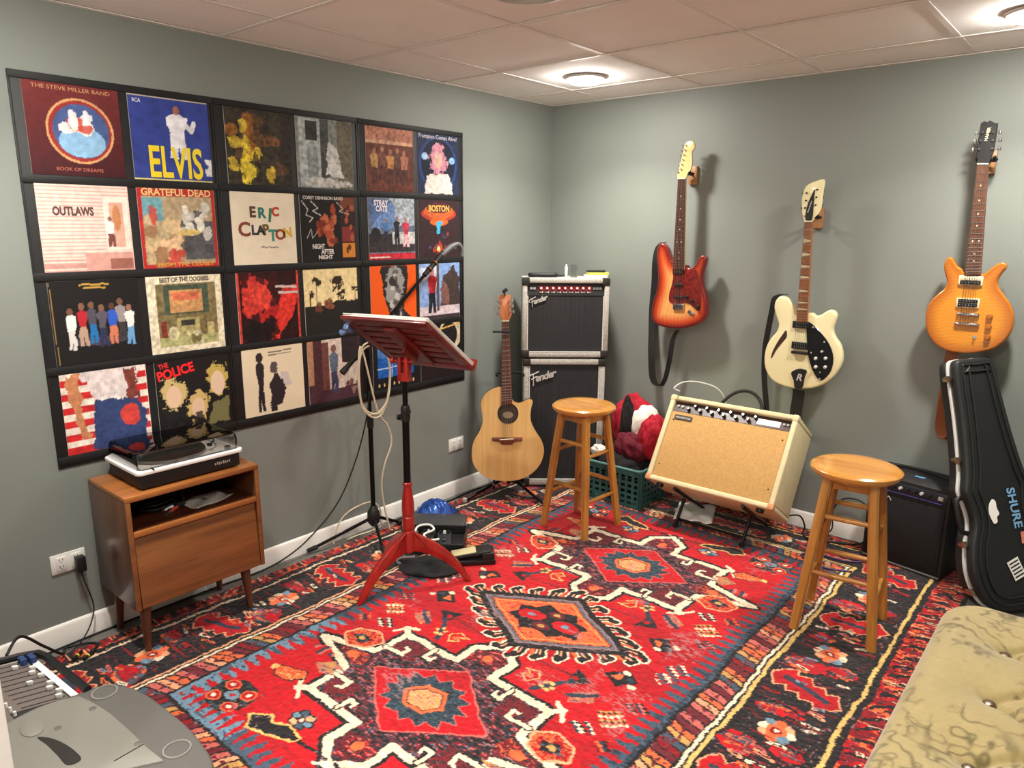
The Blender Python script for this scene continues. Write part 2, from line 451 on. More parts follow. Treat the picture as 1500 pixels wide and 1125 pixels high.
# ================================================================ the rug (knotted pattern computed per knot)
RUG_Z = .009
def build_rug():
    rng = np.random.default_rng(5)
    x0, x1, y0, y1 = .085, 2.645, -3.50, -.035
    st = .0042
    nx, ny = int((x1 - x0) / st) + 1, int((y1 - y0) / st) + 1
    gx = np.linspace(x0, x1, nx); gy = np.linspace(y0, y1, ny)
    X, Y = np.meshgrid(gx, gy)
    def smooth(a, kx, ky):
        for ax, k in ((1, kx), (0, ky)):
            if k < 2: continue
            c = np.cumsum(np.pad(a, [(k, k) if i == ax else (0, 0) for i in range(2)], mode='wrap'), axis=ax)
            n = a.shape[ax]
            hi = np.take(c, np.arange(n) + k + k // 2, axis=ax); lo = np.take(c, np.arange(n) + k // 2, axis=ax)
            a = (hi - lo) / k
        return a
    def noise(kx, ky):
        a = smooth(rng.standard_normal(X.shape), kx, ky); return a / a.std()
    # hand-knotted wobble
    wx = noise(25, 9) * .0022 + noise(120, 60) * .004; wy = noise(9, 25) * .0020 + noise(60, 120) * .004
    PX, PY = X + wx, Y + wy
    streak = noise(40, 2)          # weft streaks
    spk = noise(5, 2)
    blot = noise(22, 9)
    c = {k: nplin(v) for k, v in dict(red=(186, 8, 26), red2=(168, 12, 26), dred=(136, 16, 26), maroon=(104, 30, 40), black=(30, 26, 28), char=(46, 42, 44),
         navy=(44, 56, 70), slate=(66, 84, 100), blue=(108, 138, 158), cream=(232, 212, 182), yellow=(214, 176, 104), gold=(198, 150, 84),
         orange=(222, 104, 58), pink=(196, 100, 92), lilac=(140, 116, 120), teal=(40, 66, 70), white=(238, 226, 206), peach=(226, 160, 118)).items()}
    C = np.empty(X.shape + (3,)); C[:] = c['red']
    def setm(m, col): C[m] = c[col] if isinstance(col, str) else col
    def sub(pts, pad=.05):
        a = np.array(pts); lo = a.min(0) - pad; hi = a.max(0) + pad
        i0 = max(0, int((lo[1] - y0) / st)); i1 = min(ny, int((hi[1] - y0) / st) + 2)
        j0 = max(0, int((lo[0] - x0) / st)); j1 = min(nx, int((hi[0] - x0) / st) + 2)
        return slice(i0, max(i1, i0)), slice(j0, max(j1, j0))
    def mixfill(m, s, cols, ps, field=None):
        f = (field if field is not None else spk)[s] + .0
        r = np.argsort(np.argsort(f[m])) / max(1, m.sum())
        e = np.cumsum(ps) / sum(ps); V = C[s]; idx = np.searchsorted(e, r, side='left').clip(0, len(cols) - 1)
        V[m] = np.array([c[k] for k in cols])[idx]
    def poly(pts, col, mix=None):
        s = sub(pts); m = inpoly(PX[s], PY[s], pts)
        if mix: mixfill(m, s, col, mix)
        else: C[s][m] = c[col]
        return s, m
    def line(pts, wd, col, closed=False):
        s = sub(pts, wd + .03); n = len(pts)
        d = np.full(PX[s].shape, 9.)
        for i in range(n if closed else n - 1): d = np.minimum(d, segdist(PX[s], PY[s], pts[i], pts[(i + 1) % n]))
        C[s][d < wd / 2] = c[col]
    def ell(x, y, rx, ry, col):
        s = sub([(x - rx, y - ry), (x + rx, y + ry)]); m = ((PX[s] - x) / rx) ** 2 + ((PY[s] - y) / ry) ** 2 < 1
        C[s][m] = c[col]
    # ---------------- borders
    fx0, fx1, fy0, fy1 = .635, 2.035, -2.985, -.455       # red field
    cx, cy = (fx0 + fx1) / 2, (fy0 + fy1) / 2
    ex = np.maximum(fx0 - PX, PX - fx1) / .61
    ey = np.maximum(np.maximum(PY - fy1, 0) / .42, np.maximum(fy0 - PY, 0) / .515)
    ey = np.where((PY <= fy1) & (PY >= fy0), -1, ey)
    vert = ex > ey
    e = np.maximum(ex, ey)                        # 0 at field edge .. 1 at rug edge
    sc = np.where(vert, PY, PX)                   # along the border
    tv = e
    bd = e > 0
    setm(bd & (e < .025), 'black')
    # guard 1: slanted bars
    g1 = bd & (e >= .025) & (e < .17)
    ph = np.floor((sc + (e * .22)) / .034).astype(int)
    hs = (ph * 2654435761 % 97)
    pal = ['orange', 'pink', 'maroon', 'peach', 'dred', 'orange', 'slate', 'pink', 'gold', 'maroon']
    for k, nme in enumerate(pal): setm(g1 & (hs % 10 == k), nme)
    fr = ((sc + (e * .22)) / .034) % 1
    setm(g1 & (fr < .24), 'black'); setm(g1 & (spk > 1.3), 'maroon')
    z = .5 + .5 * np.sin(sc * 2 * PI / .068); setm(g1 & (np.abs(e - .1) < .02 * z) & (fr > .4), 'maroon')
    for lo, hi, col in ((.17, .185, 'black'), (.185, .203, 'cream'), (.203, .218, 'black'), (.218, .243, 'yellow'), (.243, .272, 'black')):
        setm(bd & (e >= lo) & (e < hi), col)
    lft = bd & vert & (PX < cx) & (e >= .218) & (e < .25); setm(lft, 'peach'); setm(lft & (e > .236), 'black')
    mb = bd & (e >= .272) & (e < .70)
    mixfill(mb, (slice(None), slice(None)), ['black', 'char', 'black'], [.6, .2, .2])
    for lo, hi, col in ((.70, .728, 'black'), (.728, .75, 'yellow'), (.75, .79, 'black')):
        setm(bd & (e >= lo) & (e < hi), col)
    lf2 = bd & vert & (PX < cx) & (e >= .722) & (e < .755); setm(lf2, 'cream'); setm(lf2 & (e > .74), 'black'); setm(lf2 & (spk > .9), 'peach')
    ob = bd & (e >= .79)
    mixfill(ob, (slice(None), slice(None)), ['dred', 'red', 'orange'], [.35, .4, .25], noise(14, 8))
    ph = ((sc + .35 * np.abs(e - .89) + .012 * noise(40, 30)) / .078) % 1
    setm(ob & (ph < .3) & (np.abs(e - .89) < .085), 'black')
    setm(ob & (ph > .55) & (ph < .72) & (np.abs(e - .87) < .05), 'maroon')
    setm(ob & (ph > .3) & (ph < .38) & (np.abs(e - .9) < .05) & (streak > .2), 'cream')
    setm(ob & (spk > 1.25), 'black'); setm(ob & (streak > 1.7), 'peach')
    setm(bd & (e > .975), 'black')
    # main border motifs: serrated leaves, rosettes, darts
    def T2(pts, o, ax, ang=0., fl=1):
        out = []
        ca, sa = math.cos(ang), math.sin(ang)
        for a, b_ in pts:
            a2, b2 = a * ca - b_ * sa, a * sa + b_ * ca
            out.append((o[0] + (b2 * fl if ax else a2), o[1] + (a2 if ax else b2 * fl)))
        return out
    def leaf(o, ax, ang, L=.30, W=.062, fl=1):
        n = 4; up = []; dn = []
        for k in range(n):
            a = -L / 2 + L * k / n
            up += [(a, W * .55), (a + L / n * .55, W)]; dn += [(a, -W * .55), (a + L / n * .55, -W)]
        ptsf = [(-L / 2 - .015, 0)] + up + [(L / 2, W * .4), (L / 2 + .02, 0), (L / 2, -W * .4)] + dn[::-1]
        q = T2(ptsf, o, ax, ang, fl); line(q, .013, 'peach', True); poly(q, 'red'); 
        line(T2([(-L * .36, .0), (L * .36, .0)], o, ax, ang, fl), .024, 'navy')
    def rosette(o, r=.05):
        for k in range(8):
            t = k * PI / 4; ell(o[0] + r * .8 * math.cos(t), o[1] + r * .8 * math.sin(t), r * .36, r * .36, ('cream', 'peach', 'orange', 'blue')[k % 4])
        ell(o[0], o[1], r * .62, r * .62, 'orange'); ell(o[0], o[1], r * .34, r * .34, 'dred'); ell(o[0], o[1], r * .16, r * .16, 'cream')
    def dart(o, ang, L=.06, col='cream', core='black', w=.02):
        dx, dy = math.cos(ang) * L / 2, math.sin(ang) * L / 2
        line([(o[0] - dx, o[1] - dy), (o[0] + dx, o[1] + dy)], w, col); line([(o[0] - dx * .5, o[1] - dy * .5), (o[0] + dx * .6, o[1] + dy * .6)], w * .4, core)
    def blossom(o, a=1.):
        s_ = sub([(o[0] - .08, o[1] - .06), (o[0] + .08, o[1] + .06)], 0)
        m = (((PX[s_] - o[0]) / (.075 * a)) ** 2 + ((PY[s_] - o[1]) / (.05 * a)) ** 2 + blot[s_] * .25) < 1
        mixfill(m, s_, ['red', 'maroon', 'slate', 'orange'], [.5, .2, .2, .1], blot)
    for side, mx_, sgn in ((0, .345, 1), (1, 2.325, -1)):
        k = 0
        for yc in np.arange(-3.20, -.3, .285):
            if k % 2 == 0:
                leaf((mx_ + .0, yc), False, (.32 if (k // 2) % 2 else -.05) * sgn, .225, .066)
                blossom((mx_ + .06 * sgn, yc + .15))
            else:
                rosette((mx_, yc), .055)
                blossom((mx_ - .06, yc + .1), .7); blossom((mx_ + .07, yc - .09), .6)
            for j in range(7):
                dart((mx_ + rng.uniform(-.1, .1), yc + .15 + rng.uniform(-.07, .07)), rng.choice([.1, .3, -.2, 2.9]), rng.uniform(.03, .06),
                     rng.choice(['cream', 'peach', 'pink', 'orange', 'red']), 'black', rng.uniform(.01, .018))
            for j in range(3):
                dart((mx_ + rng.uniform(-.1, .1), yc + rng.uniform(-.13, .13)), rng.choice([.1, .3, -.2]), .03, rng.choice(['blue', 'pink', 'orange', 'cream']), 'maroon', .012)
            k += 1
    for yc_, k0 in ((-.258, 0), (-3.245, 1)):
        for k, xc in enumerate(np.arange(.62, 2.2, .29)):
            if (k + k0) % 2: leaf((xc, yc_), False, 0.06, .2, .045)
            else: rosette((xc, yc_), .05)
            blossom((xc + .14, yc_), .8)
            for j in range(6):
                dart((xc + .145 + rng.uniform(-.07, .07), yc_ + rng.uniform(-.06, .06)), rng.choice([.1, .4, -.3]), .045, rng.choice(['cream', 'peach', 'pink', 'red', 'orange']), 'black', .014)
    # weft streaks of the other colours over the main border
    setm(mb & (streak > 1.5) & (spk > .2), 'maroon'); setm(mb & (streak < -1.9), 'dred')
    # ---------------- field edge: stepped blue band
    inn = np.minimum(np.minimum(PX - fx0, fx1 - PX), np.minimum(PY - fy0, fy1 - PY))
    vs = np.minimum(PX - fx0, fx1 - PX) < np.minimum(PY - fy0, fy1 - PY)
    al = np.where(vs, PY, PX)
    tri = np.abs(((al / .048) % 1) - .5) * 2
    band = (~bd) & (inn < .042 + .032 * (tri > .5) + .014 * (tri > .8))
    setm(band, 'slate')
    near = band & ((PX < 1.0) & (PY < -2.3))
    setm(near & (blot > -.9), 'blue')
    setm(band & (blot > .9) & (PY > -2.3), 'navy'); setm(band & (spk > 1.1), 'navy'); setm(band & (inn > .018) & (inn < .05) & (tri < .3), 'red2')
    setm((~bd) & (inn < .02) & (PX > cx), 'navy'); setm((~bd) & (inn < .02) & (PX > cx) & (spk > .6), 'slate')
    fld = (~bd) & (inn > .09)
    # ---------------- medallions
    quad = [(0, .425), (.095, .345), (.09, .235), (.365, .235), (.375, .07), (.61, .0)]
    def med(ox, oy):
        q = [(a, b_) for a, b_ in quad] + [(a, -b_) for a, b_ in quad[::-1][1:]] + [(-a, -b_) for a, b_ in quad[1:]] + [(-a, b_) for a, b_ in quad[::-1][1:-1]]
        q = [(ox + a, oy + b_) for a, b_ in q]
        line(q, .062, 'black', True)
        poly(q, ['black', 'char', 'navy', 'maroon', 'dred', 'pink', 'slate'], [.28, .2, .12, .2, .08, .05, .07])
        # maroon panels in the arms
        for sx_ in (-1, 1):
            for sy_ in (-1, 1):
                poly([(ox + sx_ * a, oy + sy_ * b_) for a, b_ in ((.22, .11), (.345, .11), (.345, .21), (.22, .21))], ['maroon', 'dred', 'black', 'char'], [.55, .2, .15, .1])
            poly([(ox + sx_ * a, oy + b_) for a, b_ in ((.36, .045), (.5, .0), (.36, -.045), (.33, 0))], ['maroon', 'red2', 'orange', 'black'], [.5, .2, .15, .15])
            ell(ox + sx_ * .42, oy, .03, .02, 'orange')
        for sy_ in (-1, 1):
            poly([(ox + a, oy + sy_ * b_) for a, b_ in ((-.075, .27), (.075, .27), (.07, .34), (0, .385), (-.07, .34))], ['maroon', 'black', 'red2', 'pink'], [.45, .3, .15, .1])
            ell(ox, oy + sy_ * .31, .022, .022, 'orange')
        line(q, .031, 'cream', True)
        for sx_ in (-1, 1):                     # T hooks outside, latch hooks inside
            for sy_ in (-1, 1):
                A = lambda a, b_: (ox + sx_ * a, oy + sy_ * b_)
                line([A(.37, .235), A(.40, .262)], .03, 'cream')
                line([A(.355, .29), A(.40, .262), A(.43, .215)], .016, 'cream')
                line([A(.37, .12), A(.285, .12)], .03, 'black'); line([A(.37, .12), A(.275, .12), A(.275, .16)], .018, 'cream'); line([A(.275, .16), A(.298, .165)], .014, 'cream')
                line([A(.2, .235), A(.2, .17), A(.165, .165)], .03, 'black'); line([A(.2, .235), A(.2, .172), A(.168, .172)], .017, 'cream'); line([A(.168, .172), A(.168, .195)], .012, 'cream')
            line([(ox + sx_ * .0, oy), (ox + sx_ * .01, oy)], .001, 'cream')
        for sy_ in (-1, 1):
            line([(ox - .04, oy + sy_ * .44), (ox, oy + sy_ * .425), (ox + .04, oy + sy_ * .445)], .013, 'cream')
        dm = [(ox + a, oy + b_) for a, b_ in ((-.285, 0), (0, .208), (.285, 0), (0, -.208))]
        line(dm, .014, 'pink', True); poly(dm, 'red')
        star = []
        for k in range(28):
            t = 2 * PI * k / 28; r = 1.0 if k % 2 else .76
            star.append((ox + .185 * r * math.cos(t), oy + .135 * r * math.sin(t)))
        line(star, .008, 'pink', True); s_, m_ = poly(star, ['navy', 'teal', 'slate', 'black'], [.45, .2, .2, .15])
        hexa = lambda rx, ry: [(ox + rx * math.cos(k * PI / 3), oy + ry * math.sin(k * PI / 3)) for k in range(6)]
        poly(hexa(.098, .078), 'orange'); poly(hexa(.08, .062), 'maroon'); poly(hexa(.074, .056), ['peach', 'gold', 'yellow', 'pink'], [.3, .35, .2, .15])
    med(1.338, -2.412); med(1.34, -1.052)
    # ---------------- centre diamond with latch ring
    ox, oy = 1.345, -1.725
    def dia(a, b_): return [(ox - a, oy), (ox, oy + b_), (ox + a, oy), (ox, oy - b_)]
    P0 = dia(.44, .285)
    for k in range(4):
        a = np.array(P0[k]); b_ = np.array(P0[(k + 1) % 4]); n = 6
        for j in range(n):
            p = a + (b_ - a) * (j + .5) / n; nv = p - np.array((ox, oy)); nv = nv / np.hypot(*nv); tv_ = (b_ - a) / np.hypot(*(b_ - a))
            for sh, colr, wd in ((0., 'cream', .05), (.0, 'black', .034)):
                line([tuple(p - nv * .035 - tv_ * .012), tuple(p + nv * .012 - tv_ * .012), tuple(p + nv * .03 + tv_ * .018)], wd, colr)
            line([tuple(p - nv * .03 + tv_ * .026), tuple(p + nv * .012 + tv_ * .03)], .014, 'red' if j % 2 else 'orange')
            line([tuple(p - nv * .02 - tv_ * .008), tuple(p + nv * .008 - tv_ * .006)], .008, 'peach')
    line(dia(.375, .235), .035, 'black', True); poly(dia(.365, .228), 'black'); poly(dia(.355, .222), 'lilac')
    line(dia(.33, .206), .006, 'slate', True); poly(dia(.318, .198), 'black'); poly(dia(.308, .192), ['orange', 'orange', 'red'], [.5, .35, .15])
    line(dia(.285, .177), .006, 'gold', True)
    q = [(ox + .19 * math.cos(t) * (1 if k % 2 else .8), oy + .125 * math.sin(t) * (1 if k % 2 else .72)) for k, t in enumerate(np.arange(0, 2 * PI, PI / 8))]
    poly(q, 'black')
    for dx, dy in ((-.085, .0), (.085, 0.), (0, .058), (0, -.058)):
        colr = 'red' if dx else 'maroon'
        ell(ox + dx, oy + dy, .062 if dx else .04, .04 if dx else .026, colr); ell(ox + dx, oy + dy, .017, .012, 'blue' if dx else 'gold')
    # ---------------- field motifs, mirrored about the centre
    def four(fn):
        for sx_ in (-1, 1):
            for sy_ in (-1, 1): fn(lambda a, b_: (cx + sx_ * a, cy + sy_ * b_), sx_, sy_)
    def corner(A, sx_, sy_):
        p = A(.53, 1.125)
        poly([(p[0] + .105 * math.cos(k * PI / 4 + .39), p[1] + .085 * math.sin(k * PI / 4 + .39)) for k in range(8)], ['black', 'char', 'teal'], [.6, .25, .15])
        for dx, dy in ((-.05, .035), (.05, .035), (-.05, -.04), (.05, -.04)):
            ell(p[0] + dx, p[1] + dy, .033, .026, 'orange'); ell(p[0] + dx, p[1] + dy, .026, .02, 'red2'); ell(p[0] + dx, p[1] + dy, .011, .009, 'cream')
        ell(p[0], p[1], .028, .022, 'blue'); ell(p[0], p[1], .01, .01, 'red')
        p = A(.23, 1.04)
        for k in range(6):
            t = k * PI / 3; ell(p[0] + .034 * math.cos(t), p[1] + .028 * math.sin(t), .024, .018, 'black')
        for k in range(6):
            t = k * PI / 3; ell(p[0] + .034 * math.cos(t), p[1] + .028 * math.sin(t), .017, .012, ('blue', 'peach', 'slate')[k % 3])
        ell(p[0], p[1], .009, .009, 'cream')
        q = [A(.38, 1.14), A(.34, 1.18), A(.27, 1.16), A(.17, 1.12), A(.16, 1.10), A(.24, 1.09), A(.30, 1.12), A(.33, 1.10)]
        line(q, .018, 'yellow', True); poly(q, 'black')
        line([A(.15, 1.11), A(.02, 1.10)], .014, 'black')
        # orange creature and grey sprays
        q = [A(.57, .93), A(.52, .96), A(.45, .95), A(.42, .91), A(.45, .88), A(.52, .90)]; line(q, .012, 'black', True); poly(q, ['orange', 'red', 'gold'], [.6, .2, .2]); ell(*A(.565, .935), .014, .014, 'yellow')
        q = [A(.42, .85), A(.36, .83), A(.40, .80), A(.34, .78), A(.43, .77), A(.47, .82)]; poly(q, ['gold', 'pink', 'slate', 'orange'], [.4, .3, .2, .1])
        q = [A(.56, .62), A(.49, .66), A(.42, .63), A(.40, .57), A(.46, .53), A(.54, .56)]; line(q, .02, 'peach', True); poly(q, ['red', 'orange', 'dred'], [.4, .4, .2])
        q = [A(.53, .61), A(.46, .63), A(.44, .585), A(.5, .57)]; poly(q, ['black', 'char', 'slate'], [.6, .2, .2]); ell(*A(.485, .6), .016, .012, 'gold')
        # birds: dark triangle with stalk, checks, sprigs
        q = [A(.385, .24), A(.315, .30), A(.30, .20)]; line(q, .008, 'maroon', True); poly(q, 'black'); ell(*A(.325, .25), .013, .013, 'red2')
        line([A(.325, .275), A(.245, .40)], .022, 'navy'); line([A(.31, .245), A(.13, .26)], .008, 'maroon')
        q = [A(.52, .13), A(.46, .20), A(.39, .155), A(.46, .085)]; poly(q, 'black')
        poly([A(.455, .165), A(.415, .155), A(.455, .115)], 'orange')
        for k in range(3): 
            p = A(.515 - .028 * k, .165 - .03 * k); ell(p[0], p[1], .016, .012, 'cream' if k % 2 == 0 else 'navy')
        q = [A(.20, .385), A(.165, .36), A(.19, .34), A(.15, .325), A(.205, .31), A(.23, .34)]; line(q, .006, 'yellow', True); ell(*A(.19, .35), .016, .014, 'orange')
        for k in range(5):
            p = A(.275 + .02 * math.cos(k * 2.5), .355 + .022 * math.sin(k * 2.5)); ell(p[0], p[1], .011, .008, 'yellow')
        poly([A(.46, .33), A(.38, .38), A(.36, .33), A(.42, .27)], ['pink', 'orange', 'slate', 'gold'], [.4, .25, .25, .1]); line([A(.36, .35), A(.44, .29)], .018, 'navy')
        for (a, b_, ar, br, pal_) in ((.55, .36, .06, .05, ['cream', 'maroon', 'red', 'orange', 'gold']), (.5, .46, .05, .035, ['black', 'cream', 'navy', 'red']), (.59, .26, .05, .035, ['pink', 'navy', 'red', 'black']),
                                     (.58, .03, .045, .045, ['maroon', 'slate', 'red', 'cream']), (.52, .75, .06, .03, ['pink', 'red', 'navy']), (.60, .49, .035, .03, ['navy', 'orange', 'red', 'black'])):
            p = A(a, b_); s_ = sub([(p[0] - ar, p[1] - br), (p[0] + ar, p[1] + br)], .01)
            m = (np.abs(PX[s_] - p[0]) / ar + np.abs(PY[s_] - p[1]) / br) < 1.1
            ck = (np.floor(PX[s_] / .016) * 7 + np.floor(PY[s_] / .012) * 3).astype(int) % len(pal_)
            V = C[s_]
            for k, nme in enumerate(pal_): V[m & (ck == k)] = c[nme]
    four(corner)
    # ---------------- wear, abrash and knots
    reds = (np.abs(C - c['red']).sum(-1) < 1e-6)
    C[reds & (noise(180, 30) > .9)] = c['red2']
    wear = np.clip(noise(60, 40) - 1.35, 0, 1) * (spk > .3) * fld
    C += (nplin((150, 120, 120)) - C) * np.clip(wear, 0, .6)[..., None]
    dark = (C.sum(-1) < .12)
    gl = dark & (noise(3, 3) > 1.75) & (noise(40, 40) > -.2)
    C[gl] = c['lilac'] * .75
    C *= .94 * (1 + .10 * np.clip(spk, -2, 2) + .05 * np.clip(noise(200, 3), -2, 2))[..., None]
    C = np.clip(C, .004, .95)
    lum = C.sum(-1)
    Zh = RUG_Z + .0009 * np.clip(noise(3, 3), -2, 2) + .0006 * np.clip(noise(70, 70), -2, 2)
    edge = np.minimum(np.minimum(X - x0, x1 - X), np.minimum(Y - y0, y1 - Y))
    Zh = np.where(edge < .008, .0015, Zh)
    P = np.stack([X, Y, Zh], -1)
    me = gridmesh('area_rug', P, C)
    m = mat('rug_wool', rough=.92, attr=True, bump=.35, bscale=900, sheen=.15, spec=.25)
    o = omesh('area_rug', me, m, None, 180)
    tag(o, 'large red and black patterned wool rug covering the floor', 'rug')
build_rug()
# ================================================================ record wall: three pocket hangings and 24 sleeves
M_cloth = mat('black_pocket_cloth', (26, 26, 27), .55, bump=.3, bscale=220, var=.15, vscale=30)
M_band = mat('black_band_cloth', (17, 17, 18), .6, bump=.3, bscale=400)
AY = [-3.007, -2.658, -2.272, -1.929, -1.531, -1.190]; AZ = [2.107, 1.762, 1.414, 1.069]; AW = .315
for k, (ya, yb, lb) in enumerate(((-3.046, -2.318, 'black cloth record hanging behind the record player'), (-2.316, -1.578, 'black cloth record hanging between its two neighbours'),
                                   (-1.576, -.838, 'black cloth record hanging behind the music stand'))):
    t = thing('record_hanging', lb, 'wall hanging', (0, ya, .708), group='black cloth record hangings on the wall')
    W_ = yb - ya
    b = B(); box(b, (.002, W_ / 2, .713), (.004, W_, 1.426), bev=.0015); obj('backing', b, M_cloth, t)
    for zt in [2.134] + [z - AW - .001 for z in AZ]:
        zt -= .708; hh = .026 if zt > 1.4 else .03
        b = B(); box(b, (.0065, W_ / 2, zt - hh / 2), (.005, W_ - .002, hh), bev=.002); obj('band', b, M_band, t)
    for yy in (.004, W_ - .004):
        b = B(); box(b, (.0055, yy, .713), (.003, .008, 1.42), bev=.001); obj('hem', b, M_cloth, t)

M_sleeve = mat('printed_sleeve', rough=.62, attr=True, spec=.3)
M_card = mat('sleeve_card', (210, 200, 185), .7)
N_ = 96
U_, V_ = np.meshgrid(np.linspace(0, 1, N_), np.linspace(0, 1, N_))     # u right, v up
class Art:
    """flat printed colour fields for one sleeve"""
    def __init__(s, bg, seed=1):
        s.r = np.random.default_rng(seed); s.c = np.empty((N_, N_, 3)); s.c[:] = nplin(bg)
        s.wu = s._n(9) * .012; s.wv = s._n(9) * .012
    def _n(s, k):
        a = s.r.standard_normal((N_, N_))
        for ax in (0, 1):
            c = np.cumsum(np.concatenate([a, a, a], ax), ax); n = N_
            a = (np.take(c, np.arange(n) + n + k, ax) - np.take(c, np.arange(n) + n, ax)) / k
        return a / a.std()
    def _p(s, m, col, a=1.): s.c[m] = s.c[m] * (1 - a) + nplin(col) * a
    def grad(s, top, bot):
        s.c[:] = nplin(bot) + (nplin(top) - nplin(bot)) * V_[..., None]; return s
    def rect(s, u0, v0, u1, v1, col, a=1.): s._p((U_ >= u0) & (U_ < u1) & (V_ >= v0) & (V_ < v1), col, a); return s
    def ell(s, u, v, ru, rv, col, rough=.0, a=1.):
        s._p((((U_ - u) / ru) ** 2 + ((V_ - v) / rv) ** 2 + s._n(7) * rough) < 1, col, a); return s
    def poly(s, pts, col, a=1., wob=1.):
        s._p(inpoly(U_ + s.wu * wob, V_ + s.wv * wob, pts), col, a); return s
    def line(s, pts, w_, col, a=1.):
        for p, q in zip(pts, pts[1:]): s._p(segdist(U_, V_, p, q) < w_ / 2, col, a)
        return s
    def mottle(s, k=7, amt=.25, region=None):
        f = 1 + amt * np.clip(s._n(k), -2, 2)
        if region is not None: f = np.where(region, f, 1)
        s.c *= f[..., None]; return s
    def blobs(s, u0, v0, u1, v1, cols, n=14, r=.05, a=.9):
        for k in range(n):
            s.ell(s.r.uniform(u0, u1), s.r.uniform(v0, v1), r * s.r.uniform(.5, 1.3), r * s.r.uniform(.6, 1.6), cols[k % len(cols)], .3, a)
        return s
    def figure(s, u, v0, h, cols, w_=.3):
        """plain upright figure: legs, torso, head as soft blocks; cols = (legs, torso, head)"""
        ww = h * w_ / 2
        s.poly([(u - ww * .8, v0), (u - ww * .15, v0), (u, v0 + h * .25), (u + ww * .2, v0), (u + ww * .85, v0), (u + ww * .6, v0 + h * .5), (u - ww * .6, v0 + h * .5)], cols[0], 1, .4)
        s.poly([(u - ww * .6, v0 + h * .45), (u + ww * .6, v0 + h * .45), (u + ww, v0 + h * .78), (u + ww * .4, v0 + h * .84), (u - ww * .4, v0 + h * .84), (u - ww, v0 + h * .78)], cols[1], 1, .4)
        s.ell(u, v0 + h * .92, h * .065, h * .085, cols[2]); return s
arts = {}
a = Art((92, 34, 38), 1).grad((112, 44, 44), (60, 22, 28)); a.ell(.55, .5, .36, .36, (214, 160, 110)).ell(.55, .5, .335, .335, (150, 50, 46)).ell(.56, .5, .30, .30, (70, 90, 140)).ell(.56, .38, .25, .17, (140, 185, 220)).blobs(.35, .5, .7, .65, [(238, 236, 232), (230, 230, 235), (200, 70, 50)], 12, .07); a.mottle(5, .07)
arts[0, 0] = (a, 'maroon record sleeve with a round blue and white emblem', [('THE STEVE MILLER BAND', .5, .93, .045, (205, 150, 110), .82, 0), ('BOOK OF DREAMS', .5, .055, .04, (190, 110, 90), .5, 0)])
a = Art((52, 66, 142), 2); a.figure(.58, .27, .64, ((226, 226, 232), (232, 232, 238), (170, 110, 84)), .45).line([(.66, .72), (.76, .62), (.8, .72)], .06, (226, 226, 232)).rect(0, 0, 1, .02, (220, 205, 130)).rect(0, .985, 1, 1, (220, 205, 150)).ell(.97, .2, .05, .1, (225, 225, 225), .8); a.mottle(9, .1)
arts[0, 1] = (a, 'royal blue record sleeve with big yellow capital letters', [('ELVIS', .53, .045, .39, (240, 215, 40), .68, .012), ('RCA', .1, .91, .045, (225, 225, 235), .1, .001)])
a = Art((58, 52, 42), 3); a.blobs(.05, .05, .9, .85, [(150, 96, 40), (96, 70, 44), (206, 178, 60), (40, 34, 30), (120, 80, 50)], 34, .08, .8).ell(.3, .25, .09, .3, (214, 190, 60), .4).rect(.85, 0, 1, 1, (44, 38, 32), .7); a.mottle(5, .25)
arts[0, 2] = (a, 'dark brown record sleeve with blurred amber shapes', [])
a = Art((128, 132, 130), 4); a.rect(.05, .02, .42, .98, (168, 176, 176)).rect(.16, .68, .36, .95, (52, 52, 52)).rect(.18, .15, .36, .6, (140, 148, 148)).rect(.42, .1, .56, 1, (70, 72, 70)).rect(.72, 0, 1, 1, (104, 98, 84)).poly([(.5, .2), (.82, .16), (.72, .6), (.55, .68)], (196, 196, 192)).poly([(.1, .05), (.95, .02), (.98, .1), (.3, .16)], (186, 186, 180)); a.mottle(5, .2)
arts[0, 3] = (a, 'grey photographic record sleeve with a pale door', [])
a = Art((104, 58, 46), 5); a.rect(0, .78, 1, 1, (176, 118, 96)).rect(0, .74, 1, .79, (206, 160, 130))
for k, u in enumerate((.17, .33, .5, .65, .8)): a.figure(u, .12 + .03 * (k % 2), .55, ((84, 50, 46), ((172, 136, 84), (120, 74, 66), (196, 138, 80), (100, 66, 60), (168, 112, 90))[k], (160, 112, 90)), .34)
a.mottle(5, .22)
arts[0, 4] = (a, 'sepia record sleeve with a row of figures under a pale band', [])
a = Art((34, 44, 74), 6); a.ell(.5, .5, .46, .46, (44, 66, 120)).ell(.5, .5, .40, .42, (24, 30, 52)).ell(.18, .62, .07, .06, (170, 200, 240)).ell(.83, .58, .07, .06, (150, 200, 245)).ell(.5, .55, .2, .27, (206, 140, 160), .3).ell(.5, .57, .1, .14, (216, 176, 160)).poly([(.16, 0), (.24, .3), (.45, .34), (.6, .34), (.8, .28), (.86, 0)], (226, 214, 206)); a.mottle(5, .12)
arts[0, 5] = (a, 'dark blue record sleeve with a pink-haired half figure in white', [('Frampton Comes Alive!', .5, .92, .07, (225, 220, 225), .9, 0)])
a = Art((226, 198, 186), 7)
for k in range(24): a.rect(0, k / 24, 1, k / 24 + .012, (198, 150, 140))
a.rect(.7, .25, .98, .88, (232, 210, 198)).rect(.76, .28, .92, .8, (206, 160, 140)).ell(.84, .62, .05, .15, (186, 126, 84)).figure(.76, .28, .36, ((120, 70, 66), (236, 220, 214), (140, 92, 80)), .3).rect(.45, .0, 1, .2, (200, 150, 138)).rect(.72, .02, .98, .14, (150, 96, 84)).rect(0, .04, .45, .08, (190, 140, 130)); a.mottle(5, .06)
